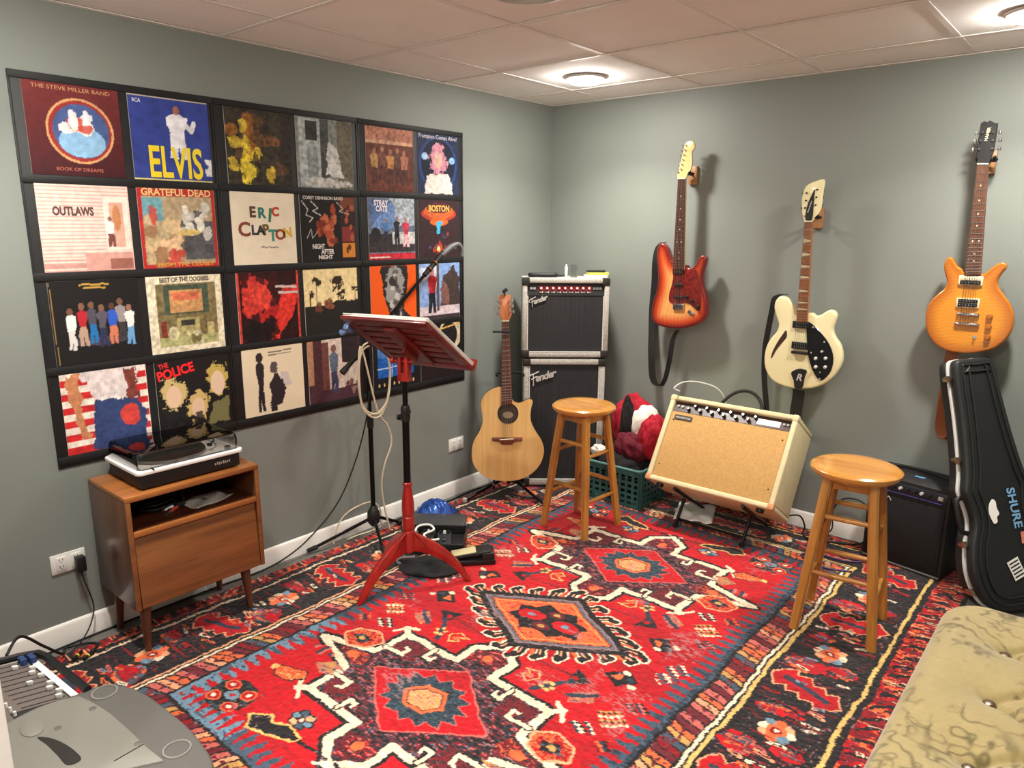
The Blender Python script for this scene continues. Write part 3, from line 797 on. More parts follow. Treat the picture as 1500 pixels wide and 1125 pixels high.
arts[1, 0] = (a, 'pale pink record sleeve with a clapboard wall', [('OUTLAWS', .37, .65, .10, (90, 60, 60), .44, .006)])
a = Art((150, 128, 100), 8); a.rect(0, 0, 1, 1, (176, 44, 44)).rect(.045, .05, .955, .9, (172, 152, 120)).rect(.05, .6, .3, .88, (110, 160, 170)).blobs(.1, .1, .5, .7, [(214, 180, 140), (150, 110, 76), (196, 170, 130), (190, 70, 60)], 16, .1).rect(.55, .1, .95, .6, (86, 86, 90)).blobs(.55, .15, .9, .8, [(226, 220, 206), (70, 70, 74), (200, 196, 186)], 18, .07).ell(.62, .45, .16, .04, (206, 180, 110)); a.mottle(4, .12)
arts[1, 1] = (a, 'red-bordered record sleeve with a busy painted scene', [('GRATEFUL DEAD', .5, .91, .088, (230, 190, 130), .9, .004), ('FROM THE CLOSET', .55, .02, .05, (220, 150, 70), .75, .002)])
a = Art((232, 220, 196), 9); a.mottle(12, .02).line([(.42, .235), (.46, .25), (.5, .23), (.55, .245), (.6, .23), (.66, .24), (.7, .228)], .012, (90, 80, 74))
arts[1, 2] = (a, 'cream record sleeve with big multicoloured hand-cut letters', [])
a = Art((30, 27, 27), 10); a.blobs(.3, .28, .6, .78, [(166, 74, 46), (120, 46, 34), (196, 112, 76)], 16, .08).rect(.72, .55, .98, .75, (50, 34, 32)).rect(.72, .76, 1, .97, (120, 66, 46)).rect(.74, .3, .98, .53, (130, 48, 50)).rect(.74, .06, .98, .28, (206, 130, 50)).blobs(.76, .1, .95, .9, [(60, 30, 26), (170, 90, 60)], 12, .04)
a.line([(.04, .9), (.14, .78), (.1, .7), (.22, .66), (.16, .6)], .012, (220, 214, 206)).line([(.2, .9), (.32, .8), (.22, .76), (.36, .7)], .012, (220, 214, 206)).line([(.1, .35), (.18, .5), (.2, .36), (.3, .46)], .01, (200, 194, 186)).line([(.66, .9), (.78, .8), (.7, .76), (.9, .72)], .01, (206, 200, 186))
arts[1, 3] = (a, 'black record sleeve with orange photographs and white scrawled signatures', [('COREY DENNISON BAND', .42, .93, .05, (220, 214, 206), .72, .001), ('NIGHT', .3, .2, .075, (228, 222, 214), .22, .003), ('AFTER', .46, .12, .075, (228, 222, 214), .24, .003), ('NIGHT', .42, .045, .06, (228, 222, 214), .26, .003)])
a = Art((98, 110, 128), 11); a.rect(.45, .55, 1, 1, (170, 180, 190)).rect(.05, .6, .5, .95, (84, 110, 160)).poly([(.05, .5), (.4, .9), (.6, .9), (.55, .5)], (110, 140, 190)).rect(0, .12, 1, .42, (54, 48, 50)).rect(.5, .25, 1, .45, (190, 190, 186)).ell(.15, .4, .1, .12, (40, 38, 40)).figure(.36, .3, .36, ((50, 46, 60), (70, 110, 160), (150, 110, 90)), .34).figure(.6, .25, .45, ((30, 30, 40), (40, 40, 46), (150, 110, 96)), .3).figure(.8, .2, .48, ((220, 170, 180), (190, 60, 80), (190, 120, 110)), .34).rect(0, 0, 1, .1, (190, 44, 56)).rect(.02, .03, .45, .05, (230, 220, 214)); a.mottle(4, .2)
arts[1, 4] = (a, 'bluish street scene record sleeve with a red bottom strip', [('STRAY', .27, .87, .09, (240, 232, 232), .3, .004), ('CATS', .28, .78, .09, (240, 232, 232), .24, .004)])
a = Art((52, 34, 38), 12); a.ell(.5, .76, .42, .13, (176, 60, 40)).ell(.5, .80, .36, .13, (196, 96, 50)).ell(.5, .86, .3, .09, (90, 40, 50)).ell(.5, .62, .22, .07, (222, 96, 40)).poly([(.42, .6), (.58, .62), (.52, .4), (.44, .42)], (60, 180, 220)).ell(.48, .15, .11, .1, (196, 60, 40), .4).ell(.48, .15, .045, .045, (240, 210, 120)).blobs(.05, .1, .95, .5, [(120, 60, 60), (80, 80, 120), (40, 30, 36)], 14, .03); a.mottle(3, .15)
arts[1, 5] = (a, 'dark record sleeve with glowing orange ovals and a blue beam', [('BOSTON', .5, .8, .11, (240, 190, 90), .5, .004)])
a = Art((28, 26, 26), 13); a.ell(.5, .26, .34, .05, (74, 66, 84))
for k, (u, cols) in enumerate(((.2, ((214, 210, 206), (230, 226, 222), (120, 80, 60))), (.33, ((180, 150, 130), (176, 40, 50), (130, 90, 70))), (.44, ((40, 110, 170), (80, 76, 90), (120, 84, 66))), (.55, ((46, 50, 80), (90, 84, 96), (130, 92, 74))), (.67, ((200, 120, 90), (50, 90, 190), (90, 60, 50))), (.77, ((60, 56, 60), (150, 140, 140), (120, 84, 70))), (.87, ((110, 160, 210), (232, 230, 226), (150, 110, 90))))):
    a.figure(u, .18 + .03 * (k % 3), .5 + .02 * (k % 2), cols, .24)
a.line([(.03, .02), (.015, .98)], .01, (150, 120, 70)).line([(.34, .945), (.42, .955), (.5, .94), (.6, .95), (.66, .94)], .02, (190, 150, 70)).line([(.38, .905), (.5, .915), (.62, .9)], .02, (190, 150, 70))
arts[2, 0] = (a, 'black record sleeve with a row of seven small standing figures', [])
a = Art((226, 214, 186), 14); a.rect(.11, .08, .91, .9, (124, 110, 74)).rect(.2, .5, .8, .88, (70, 82, 66)).rect(.28, .52, .72, .82, (196, 148, 96)).rect(.32, .68, .68, .78, (206, 110, 80)).rect(.35, .2, .66, .45, (166, 156, 104)).rect(.4, .34, .6, .42, (60, 56, 50)).rect(.11, .08, .91, .2, (170, 168, 116)).rect(.14, .2, .22, .42, (130, 56, 44)).ell(.3, .25, .07, .09, (206, 196, 156)).rect(.76, .2, .86, .36, (186, 172, 116)).blobs(.3, .1, .85, .3, [(216, 206, 170), (110, 96, 60)], 10, .04); a.mottle(4, .18)
arts[2, 1] = (a, 'cream-bordered record sleeve around a green and brown jukebox picture', [('BEST OF THE DOOBIES', .5, .925, .06, (80, 72, 60), .66, .002)])
a = Art((44, 16, 18), 15); a.blobs(.1, .3, .6, .95, [(176, 36, 34), (206, 60, 50), (60, 18, 20)], 18, .11).ell(.38, .66, .14, .2, (220, 70, 56), .2).poly([(.5, .02), (.62, .02), (.95, .5), (.98, .8), (.72, .75)], (214, 54, 44)).blobs(.1, 0, .5, .3, [(24, 16, 18)], 9, .1).rect(0, 0, .035, 1, (206, 70, 60)).rect(.965, 0, 1, 1, (206, 70, 60)); a.mottle(5, .2).line([(.62, .78), (.95, .76)], .035, (206, 190, 186)).line([(.66, .69), (.96, .68)], .035, (206, 190, 186))
arts[2, 2] = (a, 'red and black record sleeve with a tilted red shape', [])
a = Art((30, 30, 28), 16); a.rect(0, .44, 1, 1, (234, 214, 160)).poly([(0, 0), (1, 0), (1, .5), (.6, .5), (.3, .4), (0, .42)], (34, 33, 30)).blobs(.25, .4, .6, .5, [(110, 60, 44), (150, 90, 66)], 7, .05)
for u, v, r in ((.1, .62, .07), (.22, .82, .07), (.62, .78, .1), (.66, .6, .09), (.95, .7, .08)): a.line([(u, .42), (u, v)], .014, (50, 36, 26)).ell(u, v, r, r * .8, (54, 40, 28), .9)
a.mottle(5, .08)
arts[2, 3] = (a, 'record sleeve with dark trees against a cream evening sky', [])
a = Art((234, 92, 24), 17); a.poly([(.2, 1), (.3, .35), (.4, .2), (.45, 0), (1, 0), (.7, .25), (.82, .7), (.8, 1)], (40, 38, 38)).ell(.52, .62, .2, .36, (150, 148, 144), .3).ell(.48, .75, .08, .1, (50, 48, 48), .3).blobs(.4, .1, .7, .9, [(90, 88, 86), (196, 194, 190), (60, 58, 58)], 22, .05)
arts[2, 4] = (a, 'bright orange record sleeve with a dark grey centre shape', [])
a = Art((126, 156, 206), 18); a.blobs(0, .55, .5, 1, [(214, 222, 236), (150, 176, 220)], 12, .1).poly([(.5, .2), (.55, .75), (.85, .95), (1, .7), (1, .2)], (64, 52, 50)).poly([(.5, .3), (.56, .7), (.72, .55), (.72, .25)], (120, 84, 76)).rect(0, .08, 1, .24, (206, 190, 196)).figure(.3, .12, .8, ((36, 36, 44), (190, 50, 56), (190, 130, 110)), .3).rect(.42, .15, .48, .98, (90, 76, 70)).rect(0, 0, 1, .08, (60, 50, 56)); a.mottle(5, .12)
arts[2, 5] = (a, 'blue-sky record sleeve with a dark barn and a red-shirted figure', [])
a = Art((236, 222, 208), 19)
for k in range(6): a.rect(0, k / 6 + .0, 1, k / 6 + .085, (198, 40, 42))
a.poly([(.3, 0), (.92, 0), (.95, .4), (.8, .62), (.36, .62), (.32, .3)], (52, 66, 110)).poly([(.18, 1), (.95, 1), (.78, .64), (.36, .62), (.3, .8)], (224, 210, 208)).poly([(.07, .95), (.22, .98), (.2, .5), (.28, .2), (.18, .16), (.1, .5)], (196, 130, 90)).poly([(.72, .98), (.86, .98), (.88, .6), (.76, .6)], (120, 60, 50)).ell(.76, .38, .12, .14, (206, 66, 60), .15); a.mottle(5, .12)
arts[3, 0] = (a, 'red and white striped record sleeve with a blue denim block', [])
a = Art((30, 25, 26), 20); a.ell(.22, .55, .17, .2, (206, 180, 120), .4).ell(.22, .5, .1, .15, (226, 190, 160)).ell(.54, .32, .15, .2, (206, 176, 110), .4).ell(.54, .3, .09, .14, (224, 188, 160)).ell(.84, .66, .15, .2, (196, 172, 90), .4).ell(.84, .6, .1, .17, (230, 200, 172)).poly([(.65, .05), (.98, .05), (.98, .4), (.8, .35)], (120, 116, 76)).blobs(0, 0, .6, .2, [(40, 34, 40), (24, 22, 24)], 8, .09)
arts[3, 1] = (a, 'black record sleeve with red slanted lettering and three pale ovals', [('THE', .12, .9, .07, (226, 50, 50), .13, .003), ('POLICE', .28, .78, .13, (236, 40, 44), .5, .007)])
a = Art((230, 214, 184), 21); a.figure(.27, .05, .88, ((40, 32, 36), (46, 36, 40), (52, 40, 40)), .16).poly([(.42, .08), (.62, .12), (.68, .35), (.6, .55), (.5, .62), (.42, .45)], (46, 36, 42)).ell(.5, .68, .06, .09, (90, 76, 76), .3).poly([(.6, .6), (.72, .58), (.82, .42), (.72, .35), (.64, .42)], (206, 192, 186)).rect(.42, .03, .52, .1, (44, 34, 38)).line([(.42, .92), (.8, .93)], .02, (120, 110, 100)).line([(.42, .88), (.8, .885)], .016, (120, 110, 100))
arts[3, 2] = (a, 'cream record sleeve with two dark standing shapes', [])
a = Art((70, 44, 46), 22); a.rect(.0, .3, .1, 1, (176, 126, 96)).rect(.26, .02, .68, 1, (214, 196, 184)).rect(.26, 0, .38, .95, (110, 66, 60)).rect(.12, 0, .26, 1, (74, 42, 46)).rect(.64, .6, .95, 1, (46, 36, 40)).rect(.66, .2, .95, .58, (206, 192, 176)).rect(0, 0, 1, .18, (76, 46, 56)).figure(.48, .12, .78, ((66, 62, 90), (96, 110, 126), (120, 84, 72)), .24).blobs(.7, .1, .95, .3, [(150, 116, 106), (96, 56, 60)], 8, .04); a.mottle(4, .12)
arts[3, 3] = (a, 'brown doorway record sleeve with a figure in blue', [])
a = Art((24, 24, 32), 23); a.rect(.1, .2, .9, .55, (30, 92, 176)).rect(.1, .55, .9, .8, (70, 120, 180)).ell(.5, .72, .2, .16, (226, 160, 90), .3).line([(.1, .36), (.9, .38)], .02, (190, 214, 236)).line([(.4, .2), (.42, .55)], .015, (190, 214, 236)).line([(.65, .2), (.66, .55)], .015, (190, 214, 236)).rect(.42, .5, .62, .62, (60, 40, 60))
for k in range(8): a.ell(.12 + .11 * k, .08, .018, .03, (226, 190, 120))
a.mottle(4, .15)
arts[3, 4] = (a, 'black record sleeve with a bright blue panelled picture', [])
a = Art((26, 22, 24), 24); a.ell(.75, .8, .3, .3, (196, 186, 160)).ell(.7, .78, .22, .24, (30, 26, 28)).line([(.3, .88), (1, .98)], .03, (200, 160, 80)).ell(.2, .4, .12, .1, (206, 84, 56), .2).line([(.3, .36), (.42, .22), (.55, .4)], .03, (160, 140, 140)).rect(0, 0, 1, .22, (34, 24, 28)); a.mottle(4, .15)
arts[3, 5] = (a, 'dark record sleeve with a pale curved band', [])
MT = {}
def lettermat(c):
    k = 'ink_%d_%d_%d' % c
    return mat(k, c, .5)
ML = Matrix(((0, 0, 1, 0), (1, 0, 0, 0), (0, 1, 0, 0), (0, 0, 0, 1)))     # type plane -> left wall (x out, y right, z up)
for (r, cidx), (art, label, txt) in arts.items():
    tilt = random.Random(r * 7 + cidx).uniform(-.006, .006)
    t = thing('record_sleeve', label, 'record sleeve', (.004, AY[cidx], AZ[r] - AW), group='record sleeves on the wall')
    b = B(); box(b, (.0015, AW / 2, AW / 2), (.003, AW, AW)); obj('jacket', b, M_card, t, 0)
    Pg = np.stack([np.full((N_, N_), .0034), U_ * AW, V_ * AW], -1)
    me = gridmesh('cover_print', Pg, np.clip(art.c, 0, 1)); omesh('cover_print', me, M_sleeve, t, 180)
    for body, u, v, size, colr, wd, bold in txt:
        Mt = T(.0042, u * AW, v * AW) @ (RX(R_(10)) if body in ('THE', 'POLICE') else Matrix()) @ ML
        text('lettering', body, size * AW * 1.35, lettermat(colr), t, Mt, bold=bold * .3, width=wd * AW, ext=.0002)
    if (r, cidx) == (1, 2):
        hues = [(90, 60, 44), (40, 120, 110), (60, 120, 80), (190, 60, 50), (130, 60, 40), (60, 60, 80), (30, 34, 40), (110, 90, 50), (60, 140, 120), (150, 60, 40), (210, 170, 50), (170, 60, 40)]
        for k, (ch, u, v, sz, ang) in enumerate((('E', .32, .66, .2, 0), ('R', .46, .65, .2, 0), ('I', .58, .6, .26, -8), ('C', .68, .68, .17, 0), ('C', .18, .4, .27, 0), ('L', .33, .42, .18, 0), ('A', .43, .42, .17, 0), ('P', .52, .42, .2, 8), ('T', .62, .33, .22, 0), ('O', .74, .35, .2, 0), ('N', .87, .38, .19, 6))):
            Mt = T(.0042, u * AW, v * AW) @ RX(R_(ang)) @ ML
            text('lettering', ch, sz * AW, lettermat(hues[k]), t, Mt, bold=.0025, ext=.0002)
# ================================================================ cabinet
WT = wood('teak_top', (166, 103, 50), (118, 68, 32), .32, 'Y', ring=16, coat=.25)
WF = wood('teak_front', (144, 90, 48), (102, 60, 29), .38, 'Y', ring=14, coat=.15)
WS = wood('walnut_side', (104, 62, 38), (66, 37, 23), .3, 'Z', ring=12, coat=.3)
WD = wood('walnut_inside', (84, 42, 24), (52, 24, 13), .35, 'Y', ring=12)
CX0, CX1, CY0, CY1, CZ0, CZ1 = .012, .352, -2.955, -2.425, .205, .652
t = thing('record_cabinet', 'mid-century teak cabinet with an open shelf below the record player', 'cabinet', (CX0, CY0, 0))
W_, D_ = CY1 - CY0, CX1 - CX0
b = B(); box(b, (D_ / 2, W_ / 2, CZ1 - .01), (D_, W_, .02), bev=.002); obj('top_panel', b, WT, t)
for yy in (.009, W_ - .009):
    b = B(); box(b, (D_ / 2 - .004, yy, (CZ0 + CZ1) / 2 - .01), (D_ - .008, .018, CZ1 - CZ0 - .02), bev=.0015); obj('side_panel', b, WS, t)
    b = B(); box(b, (D_ - .003, yy, (CZ0 + CZ1) / 2 - .01), (.006, .018, CZ1 - CZ0 - .02), bev=.001); obj('side_edging', b, WF, t)
b = B(); box(b, (.004, W_ / 2, (CZ0 + CZ1) / 2), (.006, W_ - .036, CZ1 - CZ0 - .03)); obj('back_panel', b, WD, t)
b = B(); box(b, (D_ / 2 - .008, W_ / 2, .507), (D_ - .02, W_ - .037, .014)); obj('shelf', b, WD, t)
b = B(); box(b, (D_ / 2, W_ / 2, CZ0 + .008), (D_ - .01, W_ - .037, .016)); obj('bottom_panel', b, WS, t)
b = B(); box(b, (D_ - .008, W_ / 2, .503), (.016, W_ - .037, .022), bev=.003); obj('shelf_rail', b, WT, t)
M8 = T(D_ - .012, W_ / 2, .348) @ RY(R_(-3))
b = B(); box(b, (0, 0, 0), (.016, W_ - .042, .278), M8, bev=.002); box(b, (-.01, 0, .136), (.03, W_ - .042, .005), M8); obj('drop_door', b, WF, t)
for lx in (.045, D_ - .055):
    for ly in (.05, W_ - .065):
        b = B(); sx_ = -.012 if lx < .1 else .01; sy_ = -.008 if ly < .1 else .008
        cyl(b, (lx, ly, CZ0 + .002), (lx + sx_, ly + sy_, RUG_Z if lx > .1 else .0), .022, .0115, 16); obj('leg', b, WS, t)
# ---- things on the shelf
sz = .514 + .0005
t = thing('clear_record_pouch', 'clear plastic pouch lying on the cabinet shelf', 'pouch', (.23, -2.60, sz), R_(14))
M_pouch = mat('clear_pouch', (190, 186, 178), .25, alpha=.75)
b = B()
for i in range(6):
    for j in range(8):
        pass
Pg = np.array([[(x, y, .004 + .004 * math.sin(9 * x * 8 + 4 * y * 9)) for y in np.linspace(-.09, .09, 14)] for x in np.linspace(-.06, .06, 10)])
me = gridmesh('pouch_sheet', Pg, np.full(Pg.shape, .5)); o = omesh('pouch_sheet', me, M_pouch, t, 180)
md = o.modifiers.new('thick', 'SOLIDIFY'); md.thickness = .002; md.offset = 1
b = B(); box(b, (0, .02, .0105), (.03, .05, .004), bev=.001); obj('insert_card', b, mat('grey_card', (120, 118, 112), .6), t)
t = thing('audio_cable', 'black audio cable with red and white plugs on the cabinet shelf', 'cable', (.235, -2.735, sz), R_(20))
lp0 = []
for k in range(26):
    a_ = 2 * PI * k / 10; lp0.append((-.06 + .055 * math.cos(a_), -.02 + .07 * math.sin(a_), .006 + .0018 * k))
lp0 += [(-.02, .05, .045), (.0, .055, .03), (.0, .052, .012)]
b = B(); tube(b, crv(lp0, 4), .0035, 7); obj('cord', b, M_rubber, t, 180)
b = B(); box(b, (0, .03, .012), (.03, .045, .022), bev=.006); obj('splitter', b, M_black, t)
for k, mm in enumerate((mat('red_plastic', (196, 60, 44), .4), M_white)):
    b = B(); cyl(b, (.012 - .022 * k, .008, .010), (.016 - .03 * k, -.03, .008), .0065, .005, 12); pg0 = obj('plug', b, mm, t)
    b = B(); cyl(b, (.016 - .03 * k, -.03, .008), (.0165 - .031 * k, -.044, .0075), .0032, n=10); obj('pin', b, M_chrome, pg0)

# ================================================================ record player
t = thing('record_player', 'white-topped record player under a clear dust cover', 'record player', (.03, -2.885, CZ1))
TW, TD = .405, .295                    # along y, along x
b = B(); box(b, (TD / 2, TW / 2, .034), (TD - .012, TW - .012, .054), bev=.003); obj('plinth', b, M_black, t)
for lx in (.04, TD - .04):
    for ly in (.04, TW - .04):
        b = B(); cyl(b, (lx, ly, 0), (lx, ly, .008), .016, n=14); obj('foot', b, M_rubber, t)
def rrect(w_, h_, r, k=6):
    o = []
    for cx_, cy_, a0 in ((w_ / 2 - r, h_ / 2 - r, 0), (-w_ / 2 + r, h_ / 2 - r, 90), (-w_ / 2 + r, -h_ / 2 + r, 180), (w_ / 2 - r, -h_ / 2 + r, 270)):
        for i in range(k + 1):
            a_ = R_(a0 + 90 * i / k); o.append((cx_ + r * math.cos(a_), cy_ + r * math.sin(a_)))
    return o
MZ = Matrix(((1, 0, 0, 0), (0, 0, 1, 0), (0, -1, 0, 0), (0, 0, 0, 1)))     # prism (x,z | y) -> lies flat: outline in x,y ; y0 = top
def slab(b, w_, h_, r, z0, z1, cx_, cy_, rim=.003):
    prism(b, rrect(w_, h_, r), -z1, -z0, rim, 3, T(cx_, cy_, 0) @ MZ)
b = B(); slab(b, TD + .012, TW + .02, .022, .061, .077, TD / 2, TW / 2, .004); obj('top_plate', b, mat('white_gloss', (236, 235, 232), .25, coat=.3), t)
PCX, PCY = TD * .48, TW * .42
b = B(); lathe(b, [(0, .0775), (.142, .0775), (.146, .081), (.146, .089), (.142, .092), (0, .092)], 56, T(PCX, PCY, 0)); obj('platter', b, M_steel, t)
b = B(); lathe(b, [(0, .0922), (.140, .0922), (.141, .094), (.05, .0938), (.049, .0945), (0, .0945)], 56, T(PCX, PCY, 0)); obj('slip_mat', b, M_rubber, t)
b = B(); cyl(b, (PCX, PCY, .0925), (PCX, PCY, .105), .0035, n=10); obj('spindle', b, M_chrome, t)
ax_, ay_ = .06, TW - .045
b = B(); lathe(b, [(0, .0775), (.024, .0775), (.024, .09), (.014, .093), (.014, .106), (0, .106)], 20, T(ax_, ay_, 0)); obj('tonearm_base', b, M_black, t)
b = B(); tube(b, crv([(ax_ - .03, ay_ + .006, .109), (ax_, ay_, .11), (.14, ay_ - .004, .109), (.20, ay_ - .02, .106), (.225, ay_ - .045, .102)], 6), .004, 8); arm = obj('tonearm', b, M_chrome, t)
b = B(); cyl(b, (ax_ - .045, ay_ + .009, .109), (ax_ - .02, ay_ + .004, .109), .013, n=16); obj('counterweight', b, M_black, arm)
b = B(); box(b, (.232, ay_ - .055, .1015), (.024, .014, .009), bev=.002); obj('headshell', b, M_black, arm)
b = B(); lathe(b, [(0, .0775), (.013, .0775), (.012, .088), (0, .088)], 18, T(TD - .035, TW - .04, 0)); obj('speed_knob', b, M_steel, t)
b = B(); box(b, (TD - .0, .05, .0785), (.018, .006, .003)); obj('lid_bumper', b, M_black, t)
# dust cover, thin clear shell
M_clear = mat('clear_acrylic', (90, 88, 84), .05)
_nt = M_clear.node_tree; _out = _nt.nodes['Material Output']; _tr = _nt.nodes.new('ShaderNodeBsdfTransparent'); _tr.inputs[0].default_value = (.80, .79, .77, 1)
_gl = _nt.nodes.new('ShaderNodeBsdfGlossy'); _gl.inputs['Roughness'].default_value = .03; _fr = _nt.nodes.new('ShaderNodeFresnel'); _fr.inputs[0].default_value = 1.5
_mx = _nt.nodes.new('ShaderNodeMixShader'); _nt.links.new(_fr.outputs[0], _mx.inputs[0]); _nt.links.new(_tr.outputs[0], _mx.inputs[1]); _nt.links.new(_gl.outputs[0], _mx.inputs[2]); _nt.links.new(_mx.outputs[0], _out.inputs['Surface'])
b = B(); DCW, DCH = TD - .012, TW - .004
prof = [(1., .079), (1., .115), (.985, .131), (.955, .1395), (.9, .142)]
loops = []
for s_, z in prof:
    off = (1 - s_) * .14
    loops.append([b.verts.new((TD / 2 + x, TW / 2 + y, z)) for x, y in rrect(DCW - 2 * off, DCH - 2 * off, max(.022 - off * .3, .012))])
n_ = len(loops[0])
for A_, C_ in zip(loops, loops[1:]):
    for i in range(n_):
        j = (i + 1) % n_; b.faces.new((A_[i], A_[j], C_[j], C_[i]))
b.faces.new(loops[-1])
o = obj('dust_cover', b, M_clear, t, 50)
md = o.modifiers.new('thick', 'SOLIDIFY'); md.thickness = .0025
for yy in (.07, TW - .07):
    b = B(); box(b, (.006, yy, .083), (.014, .03, .02), bev=.003); obj('hinge', b, M_black, t)
b = B()
for k in range(8): box(b, (TD - .0056, TW - .11 + .0085 * k, .034 + .002 * (k % 3 == 1)), (.0008, .0055 - .002 * (k % 2), .011 - .003 * (k % 3 == 0)))
obj('brand_mark', b, mat('silver_ink', (190, 188, 182), .4), t, 0, kind='stuff')
# ================================================================ music stand
M_redwood = wood('red_stained_wood', (168, 34, 28), (120, 18, 16), .3, 'Z', ring=10, coat=.45)
M_redwood2 = wood('dark_red_desk_wood', (122, 26, 26), (88, 16, 18), .4, 'X', ring=10, coat=.2)
SX, SY = .664, -1.888
t = thing('music_stand', 'red wooden music stand with a slotted desk and tripod base', 'music stand', (SX, SY, RUG_Z))
b = B(); lathe(b, [(0, .155), (.018, .155), (.026, .163), (.027, .25), (.0255, .262), (.023, .265), (.0255, .268), (.0275, .28), (.0275, .325), (.0262, .33), (.0235, .333), (.0262, .337), (.0285, .36),
                   (.027, .40), (.0225, .44), (.0185, .468), (.0185, .474), (.0215, .478), (.0215, .49), (.018, .494), (0, .494)], 28); obj('turned_post', b, M_redwood, t)
for ang in (R_(-94), R_(47), R_(166)):
    up = crv([(x_, z_, 0) for x_, z_ in ((.012, .268), (.05, .238), (.11, .205), (.18, .15), (.235, .085), (.284, .002))], 4); lo = crv([(x_, z_, 0) for x_, z_ in ((.258, .002), (.215, .055), (.16, .105), (.1, .14), (.05, .158), (.012, .165))], 4)
    pts = [(p.x, p.y) for p in up] + [(p.x, p.y) for p in lo]
    b = B(); prism(b, pts, -.0125, .0125, .004, 2, RZ(ang)); obj('leg', b, M_redwood, t)
b = B(); cyl(b, (0, 0, .492), (0, 0, .80), .0158, n=18); obj('outer_tube', b, M_blackmetal, t)
b = B(); cyl(b, (0, 0, .79), (0, 0, .985), .0118, n=16); obj('inner_tube', b, M_blackmetal, t)
b = B(); lathe(b, [(0, .775), (.0185, .775), (.0205, .785), (.0205, .835), (.016, .846), (0, .846)], 20); cl = obj('height_clutch', b, M_black, t)
for zz, sx_ in ((.825, 1), (.79, -1)):
    b = B(); cyl(b, (0, 0, zz), (.026 * sx_, -.01, zz), .006, n=8); cyl(b, (.024 * sx_, -.01, zz), (.036 * sx_, -.0145, zz), .0135, .012, 12); obj('knob', b, M_black, cl)
b = B(); yk = RZ(R_(15))
prism(b, [(-.026, .955), (.026, .955), (.026, 1.045), (.02, 1.06), (.012, 1.06), (.008, 1.05), (.008, .995), (-.008, .995), (-.008, 1.05), (-.012, 1.06), (-.02, 1.06), (-.026, 1.045)], -.017, .017, .003, 2, yk); obj('yoke', b, M_redwood, t)
b = B(); cyl(b, yk @ Vector((-.06, 0, 1.04)), yk @ Vector((.04, 0, 1.04)), .005, n=10); lathe(b, [(0, 0), (.012, .002), (.015, .01), (.012, .018), (0, .02)], 16, yk @ T(-.05, 0, 1.04) @ RY(R_(-90))); obj('tilt_screw', b, M_redwood, t)
# desk: centre, width axis, down-slope axis
al, be = R_(15.2), R_(33.3); DWd, DLn = .42, .472
ex_ = Vector((math.cos(al), math.sin(al), 0)); ed = Vector((-math.sin(al) * math.cos(be), math.cos(al) * math.cos(be), -math.sin(be))); en_ = ex_.cross(-ed).normalized()
if en_.z < 0: en_ = -en_
Md = Matrix((ex_, -ed, en_)).transposed().to_4x4(); Md.translation = Vector((.656, -1.85, 1.12)) - Vector((SX, SY, RUG_Z))
b = B()
# slotted panel: border, centre spine and slats either side
hw, hl = DWd / 2, DLn / 2
for yy in (hl - .03, -hl + .03):
    b = B(); box(b, (0, yy, 0), (DWd, .06, .014), Md, bev=.003); obj('desk_rail', b, M_redwood2, t)
for sx_ in (-1, 1):
    b = B(); box(b, (sx_ * (hw - .022), 0, 0), (.044, DLn - .118, .014), Md, bev=.003); obj('desk_stile', b, M_redwood2, t)
b = B(); box(b, (0, 0, -.004), (.085, DLn - .12, .022), Md, bev=.004); obj('desk_spine', b, M_redwood2, t)
for k in range(6):
    yy = -hl + .06 + (DLn - .12) * (k + .5) / 6
    for sx_ in (-1, 1):
        b = B(); box(b, (sx_ * .104, yy, 0), (.128, .040, .012), Md, bev=.003); obj('slat', b, M_redwood2, t)
b = B(); box(b, (0, -hl + .008, .022), (DWd + .02, .016, .05), Md, bev=.004); obj('ledge_lip', b, M_redwood, t)
b = B(); box(b, (.0, hl - .07, -.011), (.05, .02, .01), Md, bev=.003); obj('cleat', b, M_redwood, t)
b = B(); box(b, (0, -hl + .05, -.011), (.05, .02, .01), Md, bev=.003); obj('cleat', b, M_redwood, t)
b = B(); box(b, (0, -.03, -.022), (.014, .12, .06), Md, bev=.004); obj('pivot_tongue', b, M_redwood2, t)
rt = Matrix.Translation((SX, SY, RUG_Z)) @ Md
t = thing('sheet_music', 'stack of white sheet music resting on the red music stand', 'sheet music', M=rt)
for k, (dx, dy, an) in enumerate(((.008, .0135, 0), (.022, .012, 1), (.006, .014, 0), (.03, .012, 1))):
    b = B(); box(b, (dx, dy, .0092 + .004 * k), (DWd * (1.0 - .12 * (k % 2)), DLn - .035, .0034), RZ(R_(an)) ); obj('sheet', b, M_paper, t, 0)
t = thing('blue_clip', 'small blue clip at the corner of the music stand', 'clip', M=rt @ T(-hw - .012, hl - .09, 0))
b = B(); box(b, (0, 0, -.012), (.03, .045, .03), bev=.008); obj('clip_body', b, mat('blue_plastic', (96, 122, 168), .4), t)
b = B(); tube(b, crv([(-.005, 0, -.02), (-.03, -.01, -.035), (-.05, -.02, -.02)], 6), .009, 10); obj('clip_tail', b, mat('blue_plastic', (96, 122, 168), .4), t)

